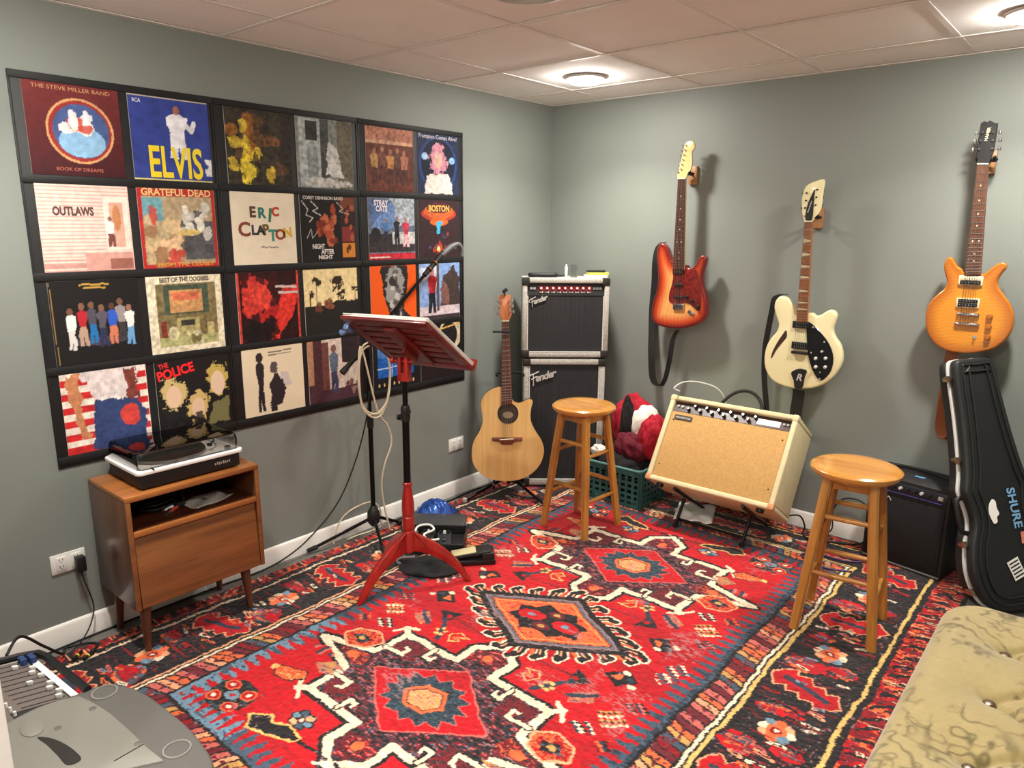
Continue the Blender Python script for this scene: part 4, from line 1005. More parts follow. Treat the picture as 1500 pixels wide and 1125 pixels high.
# ================================================================ boom microphone stand
MX, MY = .122, -1.655
t = thing('microphone_stand', 'black tripod boom microphone stand against the record wall', 'microphone stand', (MX, MY, RUG_Z))
b = B(); cyl(b, (0, 0, .06), (0, 0, .62), .0125, n=14); obj('lower_tube', b, M_blackmetal, t)
b = B(); cyl(b, (0, 0, .60), (0, 0, 1.02), .0095, n=14); obj('upper_tube', b, M_blackmetal, t)
b = B(); lathe(b, [(0, .595), (.016, .595), (.0175, .605), (.0175, .655), (.013, .665), (0, .665)], 18); obj('height_clutch', b, M_black, t)
b = B(); lathe(b, [(0, .055), (.014, .055), (.03, .075), (.034, .10), (.032, .135), (.02, .155), (.0135, .17), (0, .17)], 20); obj('hub', b, M_black, t)
for ex2, ey2 in ((-.082, -.36), (.225, -.12), (.0, .21)):
    b = B(); d = Vector((ex2, ey2, 0)); e_ = d.normalized() * (d.length - .03); cyl(b, d.normalized() * .02 + Vector((0, 0, .10)), d.normalized() * d.length * .45 + Vector((0, 0, .062)), .009, n=10)
    cyl(b, d.normalized() * d.length * .43 + Vector((0, 0, .063)), e_ + Vector((0, 0, .018)), .008, n=10); lg = obj('leg', b, M_blackmetal, t)
    b = B(); cyl(b, e_ - d.normalized() * .02 + Vector((0, 0, .02)), d + Vector((0, 0, .012)), .0125, .0105, 12); obj('rubber_foot', b, M_rubber, lg)
J = Vector((0, 0, 1.035)); Bd = (Vector((.02, .625, .52))); Bd.normalize()
b = B(); cyl(b, J - Vector((0, 0, .03)), J + Vector((0, 0, .012)), .014, n=14); cyl(b, J + Vector((-.02, 0, .005)), J + Vector((.035, 0, .005)), .012, n=14); obj('swivel', b, M_black, t)
b = B(); lathe(b, [(0, 0), (.019, .0), (.021, .006), (.019, .016), (0, .018)], 14, T(.03, 0, 1.04) @ RY(R_(90))); obj('swivel_knob', b, M_black, t)
b = B(); cyl(b, J - Bd * .20, J - Bd * .02, .0125, n=14); cyl(b, J - Bd * .205, J - Bd * .17, .0155, n=14); obj('boom_counterweight', b, M_rubber, t)
b = B(); cyl(b, J - Bd * .1, J + Bd * .56, .0085, n=12); obj('boom_arm', b, M_blackmetal, t)
b = B(); cyl(b, J + Bd * .50, J + Bd * .60, .0135, n=14); cyl(b, J + Bd * .60, J + Bd * .68, .0175, .015, 14); obj('boom_grip', b, M_rubber, t)
for s_ in (.545, .595):
    b = B(); cyl(b, J + Bd * s_, J + Bd * (s_ + .006), .0182, n=16); obj('brass_ring', b, M_brass, t)
b = B(); e1 = J + Bd * .66; tube(b, crv([e1, e1 + Vector((.0, .08, .045)), e1 + Vector((.0, .13, .055)), e1 + Vector((.0, .155, .03)), e1 + Vector((.0, .155, -.01))], 6), [.0165] * 7 + [.014] * 12 + [.013] * 6, 12); obj('microphone_clip', b, mat('grey_rubber', (96, 96, 98), .5), t)

# cables around the stand
M_beige = mat('beige_cable_jacket', (206, 192, 164), .45)
def cable(name, label, pts, r, m, k=8, cat='cable'):
    b = B(); tube(b, crv(pts, k), r, 7)
    o = obj(name, b, m, None, 180); return tag(o, label, cat)
lp = []
for k in range(33):
    a_ = 2 * PI * k / 11; yy = .105 + .012 * math.sin(k * .6)
    lp.append((MX + .03 + .008 * math.sin(k * 1.7), MY + .005 + yy * math.sin(a_), .86 + (.19 + .015 * math.sin(k)) * math.cos(a_)))
tail = [(MX + .035, MY + .02, .70), (MX + .03, MY + .09, .60), (MX + .025, MY + .115, .50), (MX + .022, MY + .07, .40), (MX + .02, MY + .045, .30), (MX + .022, MY + .05, .2), (MX + .028, MY + .065, .10), (MX + .03, MY + .085, .025), (MX + .03, MY + .1, RUG_Z + .007)]
cable('coiled_cable', 'beige cable coiled over the microphone stand', lp + tail, .0048, M_beige, 5)
q = [(MX + .016, MY - .01, .80), (MX + .02, MY - .04, .66), (.12, MY - .10, .45), (.10, -1.86, .25), (.07, -2.02, .10), (.05, -2.16, .03), (.035, -2.30, .006), (.024, -2.45, .006), (.022, -2.7, .006), (.022, -2.95, .006), (.035, -3.2, .006), (.06, -3.42, .006)]
cable('microphone_cable', 'thin black cable dropping from the microphone stand along the baseboard', q, .0038, M_rubber)
q = [(.045, -1.86, .006), (.04, -1.84, .06), (.045, -1.80, .13), (.05, -1.72, .165), (.06, -1.62, .17), (.07, -1.57, .12), (.06, -1.56, .05), (.05, -1.55, .006), (.06, -1.62, .006), (.05, -1.72, .006), (.055, -1.78, .006)]
cable('floor_cable', 'beige cable looping up the baseboard behind the microphone stand', q, .0042, M_beige)
q = [(.045, -1.50, .006), (.05, -1.3, .006), (.07, -1.15, .012), (.06, -1.0, .006), (.05, -.8, .006), (.06, -.6, .006), (.12, -.45, .006), (.2, -.30, .006)]
cable('power_cable', 'black power cable along the baseboard beside the acoustic guitar', q, .0045, M_rubber)

# ================================================================ pedals on the rug
def F(u, v, z=RUG_Z): return floor_at(u, v, z)
zr = RUG_Z + .0025
PCXw, PCYw = .44, -1.53
t = thing('pedal_case', 'open black hard case full of effect pedals on the rug', 'pedal case', (PCXw, PCYw, zr), R_(38))
b = B(); box(b, (0, 0, .006), (.34, .24, .012), bev=.003); obj('tray', b, M_black, t)
for s_ in (-1, 1):
    b = B(); box(b, (0, s_ * .117, .034), (.34, .008, .045), bev=.002); obj('tray_wall', b, M_black, t)
    b = B(); box(b, (s_ * .167, 0, .034), (.008, .23, .045), bev=.002); obj('tray_wall', b, M_black, t)
Mlid = T(0, .128, .022) @ RX(R_(2))
b = B(); box(b, (-.02, .08, .012), (.34, .155, .028), Mlid, bev=.006); obj('lid', b, mat('charcoal_plastic', (62, 62, 62), .4, bump=.15, bscale=300), t)
b = B(); box(b, (-.02, .001, .012), (.34, .004, .03), Mlid); obj('lid_edge', b, M_chrome, t)
for lx in (-.1, .1):
    b = B(); box(b, (lx, .0, -.003), (.03, .006, .022), Mlid, bev=.002); obj('latch', b, M_chrome, t)
def pedal(x, y, c, rz, label, nk=3, w_=.07, l_=.12):
    Mp = Matrix.Translation((PCXw, PCYw, zr + .012)) @ RZ(R_(38)) @ T(x, y, .0015) @ RZ(R_(rz))
    t = thing('effect_pedal', label, 'effect pedal', M=Mp, group='effect pedals in the open case')
    b = B(); prism(b, [(-l_ / 2, 0), (l_ / 2, 0), (l_ / 2, .045), (l_ * .1, .045), (-l_ / 2, .028)], -w_ / 2, w_ / 2, .003, 2, RZ(R_(90))); obj('housing', b, c, t)
    for k in range(nk):
        b = B(); cyl(b, ((k - (nk - 1) / 2) * .02, .04, .045), ((k - (nk - 1) / 2) * .02, .04, .058), .008, .0065, 12); obj('knob', b, M_white if k % 2 else M_black, t)
    b = B(); cyl(b, (0, -.035, .03), (0, -.035, .044), .009, n=12); obj('foot_switch', b, M_chrome, t)
pedal(-.11, -.03, mat('silver_pedal', (150, 150, 152), .3, metal=.7), 4, 'silver effect pedal in the open black case')
pedal(-.025, -.02, M_black, -3, 'black effect pedal beside the silver one in the case')
pedal(.065, -.03, mat('dark_pedal', (40, 40, 46), .35), 6, 'dark slate effect pedal in the middle of the case')
cable('patch_cable', 'short white patch cable curled over the pedals', [(PCXw + x_, PCYw + y_, z_) for x_, y_, z_ in ((-.04, -.09, .075), (-.07, -.04, .10), (-.04, .01, .105), (.01, 0, .095), (0, -.06, .085), (.06, -.08, .08), (.09, -.04, .08))], .006, M_white)
t = thing('wah_pedal', 'black rocker pedal with a pale tread on the rug', 'rocker pedal', (.715, -1.545, zr), R_(48))
b = B(); box(b, (0, 0, .012), (.25, .105, .024), bev=.004); obj('base', b, M_black, t)
b = B(); box(b, (0, 0, .045), (.22, .085, .014), RY(R_(-8)), bev=.004); tr_ = obj('treadle', b, M_black, t)
b = B(); box(b, (-.02, 0, .054), (.12, .066, .005), RY(R_(-8)), bev=.002); obj('tread_pad', b, mat('pale_tread', (196, 184, 140), .5), tr_)
b = B(); box(b, (.09, 0, .035), (.06, .095, .045), bev=.005); obj('toe_block', b, M_black, t)
t = thing('cable_bag', 'flat black cloth bag lying under the music stand', 'bag', (.63, -1.735, zr), R_(30))
b = B(); bmesh.ops.create_icosphere(b, subdivisions=4, radius=1.)
for v in b.verts:
    n_ = math.sin(v.co.x * 7 + v.co.y * 4) * .08 + math.sin(v.co.y * 11) * .05
    v.co = Vector((v.co.x * .15, v.co.y * .10, max(0, (v.co.z + .5)) * .022 * (1 + n_ * 3)))
obj('bag_body', b, mat('black_cloth', (22, 22, 24), .8, bump=.3, bscale=300), t, 180)
b = B(); tube(b, crv([(-.14, .0, .012), (-.17, .02, .016), (-.16, .07, .01), (-.1, .09, .012)], 6), .006, 8); obj('strap', b, mat('grey_strap', (120, 118, 120), .6), t)
# crumpled blue snack bag
t = thing('blue_wrapper', 'crumpled shiny blue foil bag beside the pedal case', 'foil bag', (.18, -1.26, zr), R_(38))
b = B(); bmesh.ops.create_grid(b, x_segments=26, y_segments=18, size=.5)
rn = random.Random(4)
for v in b.verts:
    x, y = v.co.x, v.co.y
    h = .085 * (1 - (2 * x) ** 2) * (1 - (2 * y) ** 2) + .010 * abs(math.sin(17 * x + 9 * y)) + .008 * abs(math.sin(23 * y - 8 * x)) + rn.uniform(0, .004)
    v.co = Vector((x * .23, y * .15, .002 + h))
o = obj('foil', b, mat('blue_foil', (40, 92, 176), .25, metal=.35, dark=(16, 40, 110), vscale=30, coat=.4), t, 60)
md = o.modifiers.new('thick', 'SOLIDIFY'); md.thickness = .0015

# ================================================================ guitars: shared builders
def tracer(ox, oy, sc, O, ex, ez, en):
    """pixels of a zoomed crop -> plane coordinates (right, up) on the plane through O"""
    O = Vector(O)
    def f(pts):
        o = []
        for x, y in pts:
            p = onplane(ox + x / sc, oy + y / sc, O, en) - O
            o.append((p.dot(ex), p.dot(ez)))
        return o
    return f
def outl(pts, k=5): return [(p.x, p.y) for p in crv([Vector((a_, b_, 0)) for a_, b_ in pts], k, True)]
def plate(name, out, y, m, parent, colfn=None, step=.007):
    """triangulated face on plane y=const inside an outline, optional colour by (x, z, edge distance)"""
    p = out if area2(out) > 0 else out[::-1]
    xs_ = [q[0] for q in p]; zs_ = [q[1] for q in p]
    G = np.array([(x, z) for x in np.arange(min(xs_), max(xs_), step) for z in np.arange(min(zs_), max(zs_), step)])
    ins = inpoly(G[:, 0], G[:, 1], p)
    d = np.full(len(G), 9.)
    for i in range(len(p)): d = np.minimum(d, segdist(G[:, 0], G[:, 1], p[i - 1], p[i]))
    G = G[ins & (d > step * .5)]
    vs = [Vector(q) for q in p] + [Vector(q) for q in G]
    n = len(p)
    r = geometry.delaunay_2d_cdt(vs, [(i, (i + 1) % n) for i in range(n)], [], 1, 1e-6)
    V, Fc = r[0], r[2]
    me = bpy.data.meshes.new(name); me.from_pydata([(v.x, y, v.y) for v in V], [], [list(f)[::-1] for f in Fc]); me.update()
    if colfn:
        A_ = np.array([(v.x, v.y) for v in V]); d = np.full(len(A_), 9.)
        for i in range(n): d = np.minimum(d, segdist(A_[:, 0], A_[:, 1], p[i - 1], p[i]))
        setcol(me, np.clip(colfn(A_[:, 0], A_[:, 1], d), 0, 1))
    bm = bmesh.new(); bm.from_mesh(me); bmesh.ops.recalc_face_normals(bm, faces=bm.faces)
    if sum(f.normal.y for f in bm.faces) > 0: bmesh.ops.reverse_faces(bm, faces=bm.faces)
    bm.to_mesh(me); bm.free()
    return omesh(name, me, m, parent, 0)
def lerp(a, b, t): return a + (b - a) * t
def neck(parent, tl, tr_, bl, br, y0, th, mneck, mfb, nfret=20, scale_len=None, dots=True, mdot=None, dotkind='dot'):
    """neck and fingerboard between four corners (nut left/right, body end left/right); y0 = front of fingerboard"""
    q = [tl, tr_, br, bl]
    b = B(); prism(b, q, y0 + .005, y0 + th, .004, 2); obj('neck', b, mneck, parent)
    b = B(); prism(b, q, y0, y0 + .0055, .001, 1); obj('fingerboard', b, mfb, parent)
    tl, tr_, bl, br = map(Vector, (tl, tr_, bl, br))
    Lf = ((tl + tr_) / 2 - (bl + br) / 2).length; SL = scale_len or Lf * 1.42
    b = B(); pos = [0]
    for k in range(1, nfret + 1):
        d = SL * (1 - 2 ** (-k / 12)); s_ = d / Lf
        if s_ > .985: break
        pos.append(s_)
        a_ = lerp(tl, bl, s_); c_ = lerp(tr_, br, s_); mid = (a_ + c_) / 2; dv = c_ - a_
        box(b, (mid.x, y0 - .0006, mid.y), (dv.length * .98, .0022, .0026), T(mid.x, 0, mid.y) @ RY(-math.atan2(dv.y, dv.x)) @ T(-mid.x, 0, -mid.y))
    obj('fret_wires', b, M_chrome, parent, 0, kind='stuff')
    mdot = mdot or M_cream
    for k in (3, 5, 7, 9, 12, 15, 17):
        if not dots or k >= len(pos): continue
        s_ = (pos[k] + pos[k - 1]) / 2; a_ = lerp(tl, bl, s_); c_ = lerp(tr_, br, s_); mid = (a_ + c_) / 2
        b = B()
        if dotkind == 'dot':
            for off in ((-.35, .35) if k == 12 else (0,)):
                p = mid + (c_ - a_) * off * .6; cyl(b, (p.x, y0 - .0007, p.y), (p.x, y0 + .001, p.y), .0036, n=10)
        else:
            h = (pos[k] - pos[k - 1]) * Lf * .3; hw_ = (c_ - a_).length * .42
            prism(b, [(mid.x - hw_, mid.y - h), (mid.x + hw_, mid.y - h * .3), (mid.x + hw_, mid.y + h * .3), (mid.x - hw_, mid.y + h)], y0 - .0008, y0 + .001)
        obj('inlay', b, mdot, parent)
    b = B(); mid = (tl + tr_) / 2; dv = tr_ - tl
    box(b, (mid.x, y0 - .001, mid.y), (dv.length, .006, .005), T(mid.x, 0, mid.y) @ RY(-math.atan2(dv.y, dv.x)) @ T(-mid.x, 0, -mid.y)); obj('nut', b, M_cream, parent)
    return pos
def strings(parent, nl, nr, sl, sr, y0, y1, n=6):
    b = B()
    for k in range(n):
        s_ = .1 + .8 * k / (n - 1); a_ = lerp(Vector(nl), Vector(nr), s_); c_ = lerp(Vector(sl), Vector(sr), s_)
        cyl(b, (a_.x, y0, a_.y), (c_.x, y1, c_.y), .0006 + .0004 * (n - k) / n, n=5, cap=False)
    obj('strings', b, M_steel, parent, kind='stuff')
def tuner(parent, x, z, y, side, m=M_chrome, post=True, L=.02):
    b = B()
    if post: cyl(b, (x, y - .008, z), (x, y + .003, z), .0042, n=10)
    cyl(b, (x, y + .012, z), (x + side * (L + .006), y + .012, z), .0022, n=8)
    lathe(b, [(0, -.0085), (.005, -.0085), (.0065, 0), (.005, .0085), (0, .0085)], 10, T(x + side * (L + .012), y + .012, z) @ Matrix.Diagonal((1, .5, 1, 1)))
    obj('tuning_peg', b, m, parent)
def humbucker(parent, c, w_, h_, y, mframe, mbob, tilt=0., poles=True):
    Mh = T(c[0], 0, c[1]) @ RY(tilt)
    b = B(); box(b, (0, y, 0), (w_, .008, h_), Mh, bev=.002); p = obj('pickup', b, mframe, parent)
    for s_, mm in zip((-1, 1), mbob):
        b = B(); box(b, (0, y - .005, s_ * h_ * .22), (w_ * .84, .006, h_ * .38), Mh, bev=.0015); obj('bobbin', b, mm, p)
        if poles:
            b = B()
            for k in range(6): cyl(b, Mh @ Vector(((k - 2.5) * w_ * .13, y - .0088, s_ * h_ * .22)), Mh @ Vector(((k - 2.5) * w_ * .13, y - .007, s_ * h_ * .22)), .0022, n=8)
            obj('pole_screws', b, M_chrome, p, kind='stuff')
EX, EZ, EN = Vector((1, 0, 0)), Vector((0, 0, 1)), Vector((0, -1, 0))

# ================================================================ acoustic guitar on its floor stand
enh = Vector((.64688, -.76259, 0)); exa = Vector((.76259, .64688, 0)); ln = R_(7)
eza = Vector((0, 0, math.cos(ln))) - enh * math.sin(ln); ena = enh * math.cos(ln) + Vector((0, 0, math.sin(ln)))
OA = onplane(745, 703, (.50, -.66, 0), enh)
MA = Matrix((exa, -ena, eza)).transposed().to_4x4(); MA.translation = OA
ta = tracer(670, 370, 3.214, OA, exa, eza, ena)
t = thing('acoustic_guitar', 'natural spruce cutaway acoustic guitar on a floor stand', 'guitar', M=MA)
body = outl(ta([(208, 634), (190, 632), (165, 640), (135, 660), (115, 690), (110, 720), (116, 765), (117, 800), (103, 840), (80, 880), (68, 920), (68, 970), (82, 1010), (115, 1045), (160, 1068), (225, 1077), (290, 1070), (345, 1045), (385, 1005), (405, 960), (408, 920), (395, 880), (368, 838), (350, 800), (345, 770), (349, 730), (356, 703), (348, 690), (328, 690), (305, 702), (285, 706), (265, 698), (252, 680)]), 4)
M_spruce = wood('spruce_top', (222, 178, 112), (204, 152, 84), .3, 'Z', ring=26, coat=.4)
M_bowl = mat('black_bowl', (26, 24, 24), .4, coat=.2)
b = B(); prism(b, body, 0, .03, .003, 2, front=False); obj('side_rim', b, M_bowl, t)
plate('soundboard', inset(body if area2(body) > 0 else body[::-1], .0015), -.0005, M_spruce, t)
b = B(); p_ = body if area2(body) > 0 else body[::-1]          # rounded bowl back
cxb = sum(q[0] for q in p_) / len(p_); czb = sum(q[1] for q in p_) / len(p_); prev = None
for k in range(6):
    f_ = math.cos(k / 5 * PI / 2 * .93); yy = .03 + .075 * math.sin(k / 5 * PI / 2)
    ring = [b.verts.new((cxb + (q[0] - cxb) * (.15 + .85 * f_), yy, czb + (q[1] - czb) * (.15 + .85 * f_))) for q in p_]
    if prev:
        for i in range(len(ring)): b.faces.new((prev[i], prev[(i + 1) % len(ring)], ring[(i + 1) % len(ring)], ring[i]))
    prev = ring
b.faces.new(prev); obj('bowl_back', b, M_bowl, t, 60)
(hx, hz), = ta([(238, 757)]); rr = (ta([(287, 757)])[0][0] - hx)
b = B(); lathe(b, [(rr * .86, 0), (rr * .88, .0012), (rr, .0012), (rr * 1.01, 0)], 40, T(hx, -.0008, hz) @ RX(R_(90)), ring=True); obj('rosette', b, M_black, t)
b = B(); cyl(b, (hx, -.0012, hz), (hx, .0015, hz), rr * .855, n=40); sh = obj('sound_hole', b, mat('sound_hole_dark', (58, 44, 34), .8), t)
b = B(); prism(b, [(hx + rr * .5 * math.cos(a_), hz - rr * .15 + rr * .32 * math.sin(a_)) for a_ in np.arange(0, 2 * PI, .3)], -.0018, 0); obj('label_paper', b, mat('label_paper', (150, 132, 104), .8), sh)
M_rose = wood('rosewood', (126, 66, 44), (84, 40, 26), .4, 'Z', ring=20)
br_ = ta([(163, 869), (307, 869), (305, 886), (268, 890), (255, 903), (207, 903), (198, 890), (165, 886)])
b = B(); prism(b, br_, -.010, 0, .002, 2); bo = obj('bridge', b, M_rose, t)
b = B(); s1, s2 = ta([(200, 880), (265, 876)]); cyl(b, (s1[0], -.0115, s1[1]), (s2[0], -.0115, s2[1]), .003, n=8); obj('saddle', b, M_cream, bo)
nl, nr, bl_, br2 = ta([(209, 322), (243, 322), (207, 716), (258, 712)])
neck(t, nl, nr, bl_, br2, -.008, .026, wood('mahogany_neck', (140, 74, 44), (104, 52, 30), .4, 'Z'), M_rose, 19, dots=False)
hd = ta([(209, 320), (197, 292), (199, 250), (196, 218), (189, 206), (206, 199), (216, 196), (222, 204), (230, 196), (244, 198), (253, 206), (249, 220), (251, 260), (255, 292), (243, 320)])
M_hs = wood('headstock_wood', (196, 124, 76), (160, 92, 54), .35, 'Z', coat=.3)
b = B(); prism(b, hd, -.004, .014, .002, 2); obj('headstock', b, M_hs, t)
for (px, py), sd in zip(((190, 232), (186, 260), (183, 289), (254, 228), (258, 252), (261, 278)), (-1, -1, -1, 1, 1, 1)):
    (qx, qz), = ta([(px + (16 if sd < 0 else -12), py)]); tuner(t, qx, qz, -.004, sd, L=.008)
    b = B(); cyl(b, (qx, -.0055, qz), (qx, -.003, qz), .006, n=12); obj('peg_bushing', b, mat('peg_red', (170, 50, 44), .4), t)
s3, s4 = ta([(205, 878), (262, 878)]); strings(t, nl, nr, s3, s4, -.0105, -.012)
b = B(); c0, c1 = ta([(166, 377), (250, 369)]); box(b, ((c0[0] + c1[0]) / 2, -.014, (c0[1] + c1[1]) / 2), (c1[0] - c0[0], .012, .012), bev=.003); obj('capo_bar', b, M_black, t)
cq = ta([(224, 180)])[0]
t2 = thing("clip_tuner", "small black clip tuner on the acoustic guitar headstock", "tuner", M=MA @ T(cq[0], -.012, cq[1]))
b = B(); box(b, (0, 0, 0), (.034, .012, .020), RY(R_(-38)), bev=.002); obj('display', b, M_black, t2)
b = B(); cyl(b, (0, .004, -.004), (-.004, .014, -.028), .004, n=8); obj('arm', b, M_black, t2)
# stand
OS = Vector((OA.x, OA.y, 0)) - enh * .03
t = thing('guitar_stand', 'black folding guitar stand holding the acoustic guitar', 'guitar stand', M=Matrix.Translation((OS.x, OS.y, RUG_Z)) @ RZ(math.atan2(exa.y, exa.x)))
b = B(); cyl(b, (0, .13, .05), (0, .22, .62), .0095, n=10); obj('upright', b, M_blackmetal, t)
b = B(); cyl(b, (0, .22, .60), (0, .245, .74), .007, n=10); obj('extension', b, M_blackmetal, t)
b = B(); tube(b, crv([(-.075, .12, .735), (-.07, .2, .735), (0, .235, .735), (.075, .2, .735), (.085, .12, .735)], 6), .008, 8); obj('neck_yoke', b, M_rubber, t)
for sx_, fx, fy in ((-1, -.26, -.06), (1, .22, -.14)):
    b = B(); cyl(b, (sx_ * .02, .125, .09), (fx, fy, .01), .009, n=10); lg = obj('leg', b, M_blackmetal, t)
    b = B(); lathe(b, [(0, -.002), (.012, -.002), (.0135, .006), (.012, .02), (0, .02)], 12, T(fx, fy, .004)); obj('rubber_foot', b, mat('pale_foot', (196, 190, 180), .5), lg)
    b = B(); tube(b, [(sx_ * .015, .13, .12), (sx_ * .09, .10, .088), (sx_ * .09, -.028, .078), (sx_ * .09, -.04, .105)], .008, 8); obj('cradle_arm', b, M_rubber, t)
b = B(); cyl(b, (0, .125, .12), (0, .27, .008), .009, n=10); obj('back_leg', b, M_blackmetal, t)
b = B(); box(b, (0, .125, .105), (.06, .03, .05), bev=.006); obj('hinge_block', b, M_black, t)
# ================================================================ two stacked amplifiers across the corner
M_tolex = mat('grey_snakeskin_vinyl', (178, 174, 166), .55, bump=.5, bscale=160, var=.22, vscale=70)
M_grille = mat('black_grille_cloth', (38, 38, 40), .75, bump=.5, bscale=300, var=.35, vscale=3, stretch=(60, 1, .4))
M_corner = mat('dark_corner_metal', (62, 60, 58), .4, metal=.6)
M_silver = mat('silver_letter', (205, 203, 196), .35, metal=.3)
M_redknob = mat('red_knob', (176, 40, 48), .35)
AMPX = Vector((.7508, .6606, 0)); AMPN = Vector((.6606, -.7508, 0)); AC = Vector((.435, -.405, 0)); ARZ = math.atan2(AMPX.y, AMPX.x)
MXZ = Matrix(((1, 0, 0, 0), (0, 0, -1, 0), (0, 1, 0, 0), (0, 0, 0, 1)))      # type plane -> faces -y
def script_logo(parent, x, z, y, size, ang):
    Mg = T(x, y, z) @ RY(-ang)
    text('brand_lettering', 'ender', size, M_silver, parent, Mg @ T(size * 1.35, 0, 0) @ MXZ, bold=size * .03, shear=.42, ext=.0012, spacing=.86)
    b = B(); k = size
    for pts in ([(-.15, .62), (.1, .80), (.45, .82), (.95, .92)], [(.32, .8), (.22, .4), (.06, -.18), (-.02, -.32)], [(.02, .34), (.3, .42), (.62, .50)], [(-.15, .62), (-.2, .5), (-.08, .46)]):
        tube(b, [Mg @ Vector((p.x * k, -.001, p.y * k)) for p in crv([Vector((a_, c_, 0)) for a_, c_ in pts], 6)], size * .062, 6)
    obj('brand_initial', b, M_silver, parent)
def guitar_amp(name, label, z0, W_, H_, D_, fr, panel, knobs, logo):
    t = thing(name, label, 'amplifier', M=Matrix.Translation(AC + Vector((0, 0, z0))) @ RZ(ARZ))
    # shell: four boards around a recessed front
    for nm, c, s in (('top_board', (0, D_ / 2, H_ - fr / 2), (W_, D_, fr)), ('bottom_board', (0, D_ / 2, fr / 2), (W_, D_, fr)),
                     ('side_board', (-W_ / 2 + fr / 2, D_ / 2, H_ / 2), (fr, D_, H_ - 2 * fr)), ('side_board', (W_ / 2 - fr / 2, D_ / 2, H_ / 2), (fr, D_, H_ - 2 * fr))):
        b = B(); box(b, c, s, bev=.006); obj(nm, b, M_tolex, t)
    b = B(); box(b, (0, D_ - .01, H_ / 2), (W_ - 2 * fr, .012, H_ - 2 * fr)); obj('back_panel', b, M_black, t)
    ph = .075 if panel else 0.
    gh = H_ - 2 * fr - ph
    b = B(); box(b, (0, .016, fr + gh / 2), (W_ - 2 * fr, .012, gh)); g = obj('grille', b, M_grille, t)
    b = B()
    for s_ in (-1, 1): box(b, (s_ * (W_ / 2 - fr - .003), .006, fr + gh / 2), (.005, .01, gh))
    box(b, (0, .006, fr + .003), (W_ - 2 * fr, .01, .005)); obj('piping', b, M_white, g)
    if panel:
        Mp = T(0, .022, H_ - fr - ph / 2) @ RX(R_(-14))
        b = B(); box(b, (0, 0, 0), (W_ - 2 * fr, .012, ph), Mp); p = obj('control_panel', b, M_black, t)
        b = B(); box(b, (-.005, -.0065, .004), (W_ * .62, .002, .032), Mp); obj('red_stripe', b, mat('panel_red', (120, 22, 30), .4), p)
        n = 9
        for k in range(n):
            x = -W_ * .31 + W_ * .62 * (k + .5) / n - .005
            b = B(); cyl(b, Mp @ Vector((x, -.006, .004)), Mp @ Vector((x, -.022, .004)), .0115, .0095, 14); kn = obj('knob', b, M_redknob, p)
            b = B(); cyl(b, Mp @ Vector((x, -.0221, .004)), Mp @ Vector((x, -.0235, .004)), .0068, n=10); obj('knob_cap', b, M_silver, kn)
            b = B(); box(b, (x, -.0075, -.018), (.022, .002, .006), Mp); obj('scale_mark', b, M_white, p)
        for k, x in enumerate((-.44, -.40, .36, .40, .44)):
            b = B(); cyl(b, Mp @ Vector((x * W_ * .9, -.006, .004)), Mp @ Vector((x * W_ * .9, -.012, .004)), .009, n=12); obj('jack', b, M_steel, p)
    for sx_ in (-1, 1):
        for zz in (0, 1):
            b = B(); z_ = .0 if zz == 0 else H_ - .042; x_ = sx_ * (W_ / 2 - .021)
            box(b, (x_, -.0005 + .02, z_ + .021), (.048, .046, .048), bev=.007); obj('corner_cap', b, M_corner, t)
    for lx in (-.2, .2):
        for ly in (.05, D_ - .05):
            b = B(); cyl(b, (lx, ly, -.012 + .0004), (lx, ly, .004), .018, .02, 12); obj('foot', b, M_rubber, t)
    script_logo(t, *logo)
    return t
guitar_amp('speaker_cabinet', 'large black-grille amplifier standing on the floor under a smaller one', RUG_Z * 0 + .022, .50, .808, .235, .034, False, 0, (-.195, .660, .004, .062, R_(17)))
guitar_amp('combo_amplifier', 'grey-trimmed combo amplifier with red knobs stacked on the larger one', .842, .522, .478, .235, .03, True, 9, (-.205, .318, .004, .042, R_(20)))
ATZ = .842 + .478
def on_amp(x, y): return AC + AMPX * x - AMPN * y
def athing(name, label, cat, x, y, rz=0): 
    p = on_amp(x, y); return thing(name, label, cat, (p.x, p.y, ATZ + .0005), ARZ + rz)
t = athing('looped_tool', 'flat black loop-handled tool lying on the upper amplifier', 'tool', -.13, .08)
b = B(); tube(b, crv([(-.07, -.012, .014), (0, -.02, .014), (.06, -.014, .014), (.075, 0, .014), (.06, .014, .014), (0, .02, .014), (-.07, .012, .014), (-.085, 0, .014)], 5, True), .013, 10, closed=True, sx=.9); obj('loop', b, M_rubber, t)
b = B(); cyl(b, (.07, 0, .011), (.13, 0, .011), .010, .006, 12); obj('stem', b, M_rubber, t)
t = athing('white_tube', 'slim white tube standing on the upper amplifier', 'tube', .005, .075)
b = B(); lathe(b, [(0, 0), (.0075, 0), (.0085, .003), (.0085, .06), (.006, .066), (.006, .076), (0, .077)], 16); obj('barrel', b, M_white, t)
t = athing('glass_jar', 'small clear glass standing on the upper amplifier', 'glass', .052, .085)
b = B(); lathe(b, [(0, 0), (.02, 0), (.0215, .004), (.0225, .075), (.0205, .075), (.0195, .008), (0, .006)], 24); obj('tumbler', b, mat('clear_glass', (235, 238, 236), .03, trans=1., ior=1.35), t, 60)
t = athing('note_pads', 'yellow and white note pads stacked on the upper amplifier', 'note pads', .185, .09, R_(4))
for k, (c_, dx, w_) in enumerate(((M_paper, 0, .13), (mat('yellow_paper', (226, 222, 90), .7), .012, .12))):
    b = B(); box(b, (dx, 0, .008 + .0155 * k), (w_, .09, .015), bev=.001); obj('pad', b, c_, t)
b = B(); box(b, (.0, -.01, .0375), (.11, .05, .012), bev=.003); obj('pencil_case', b, M_black, t)

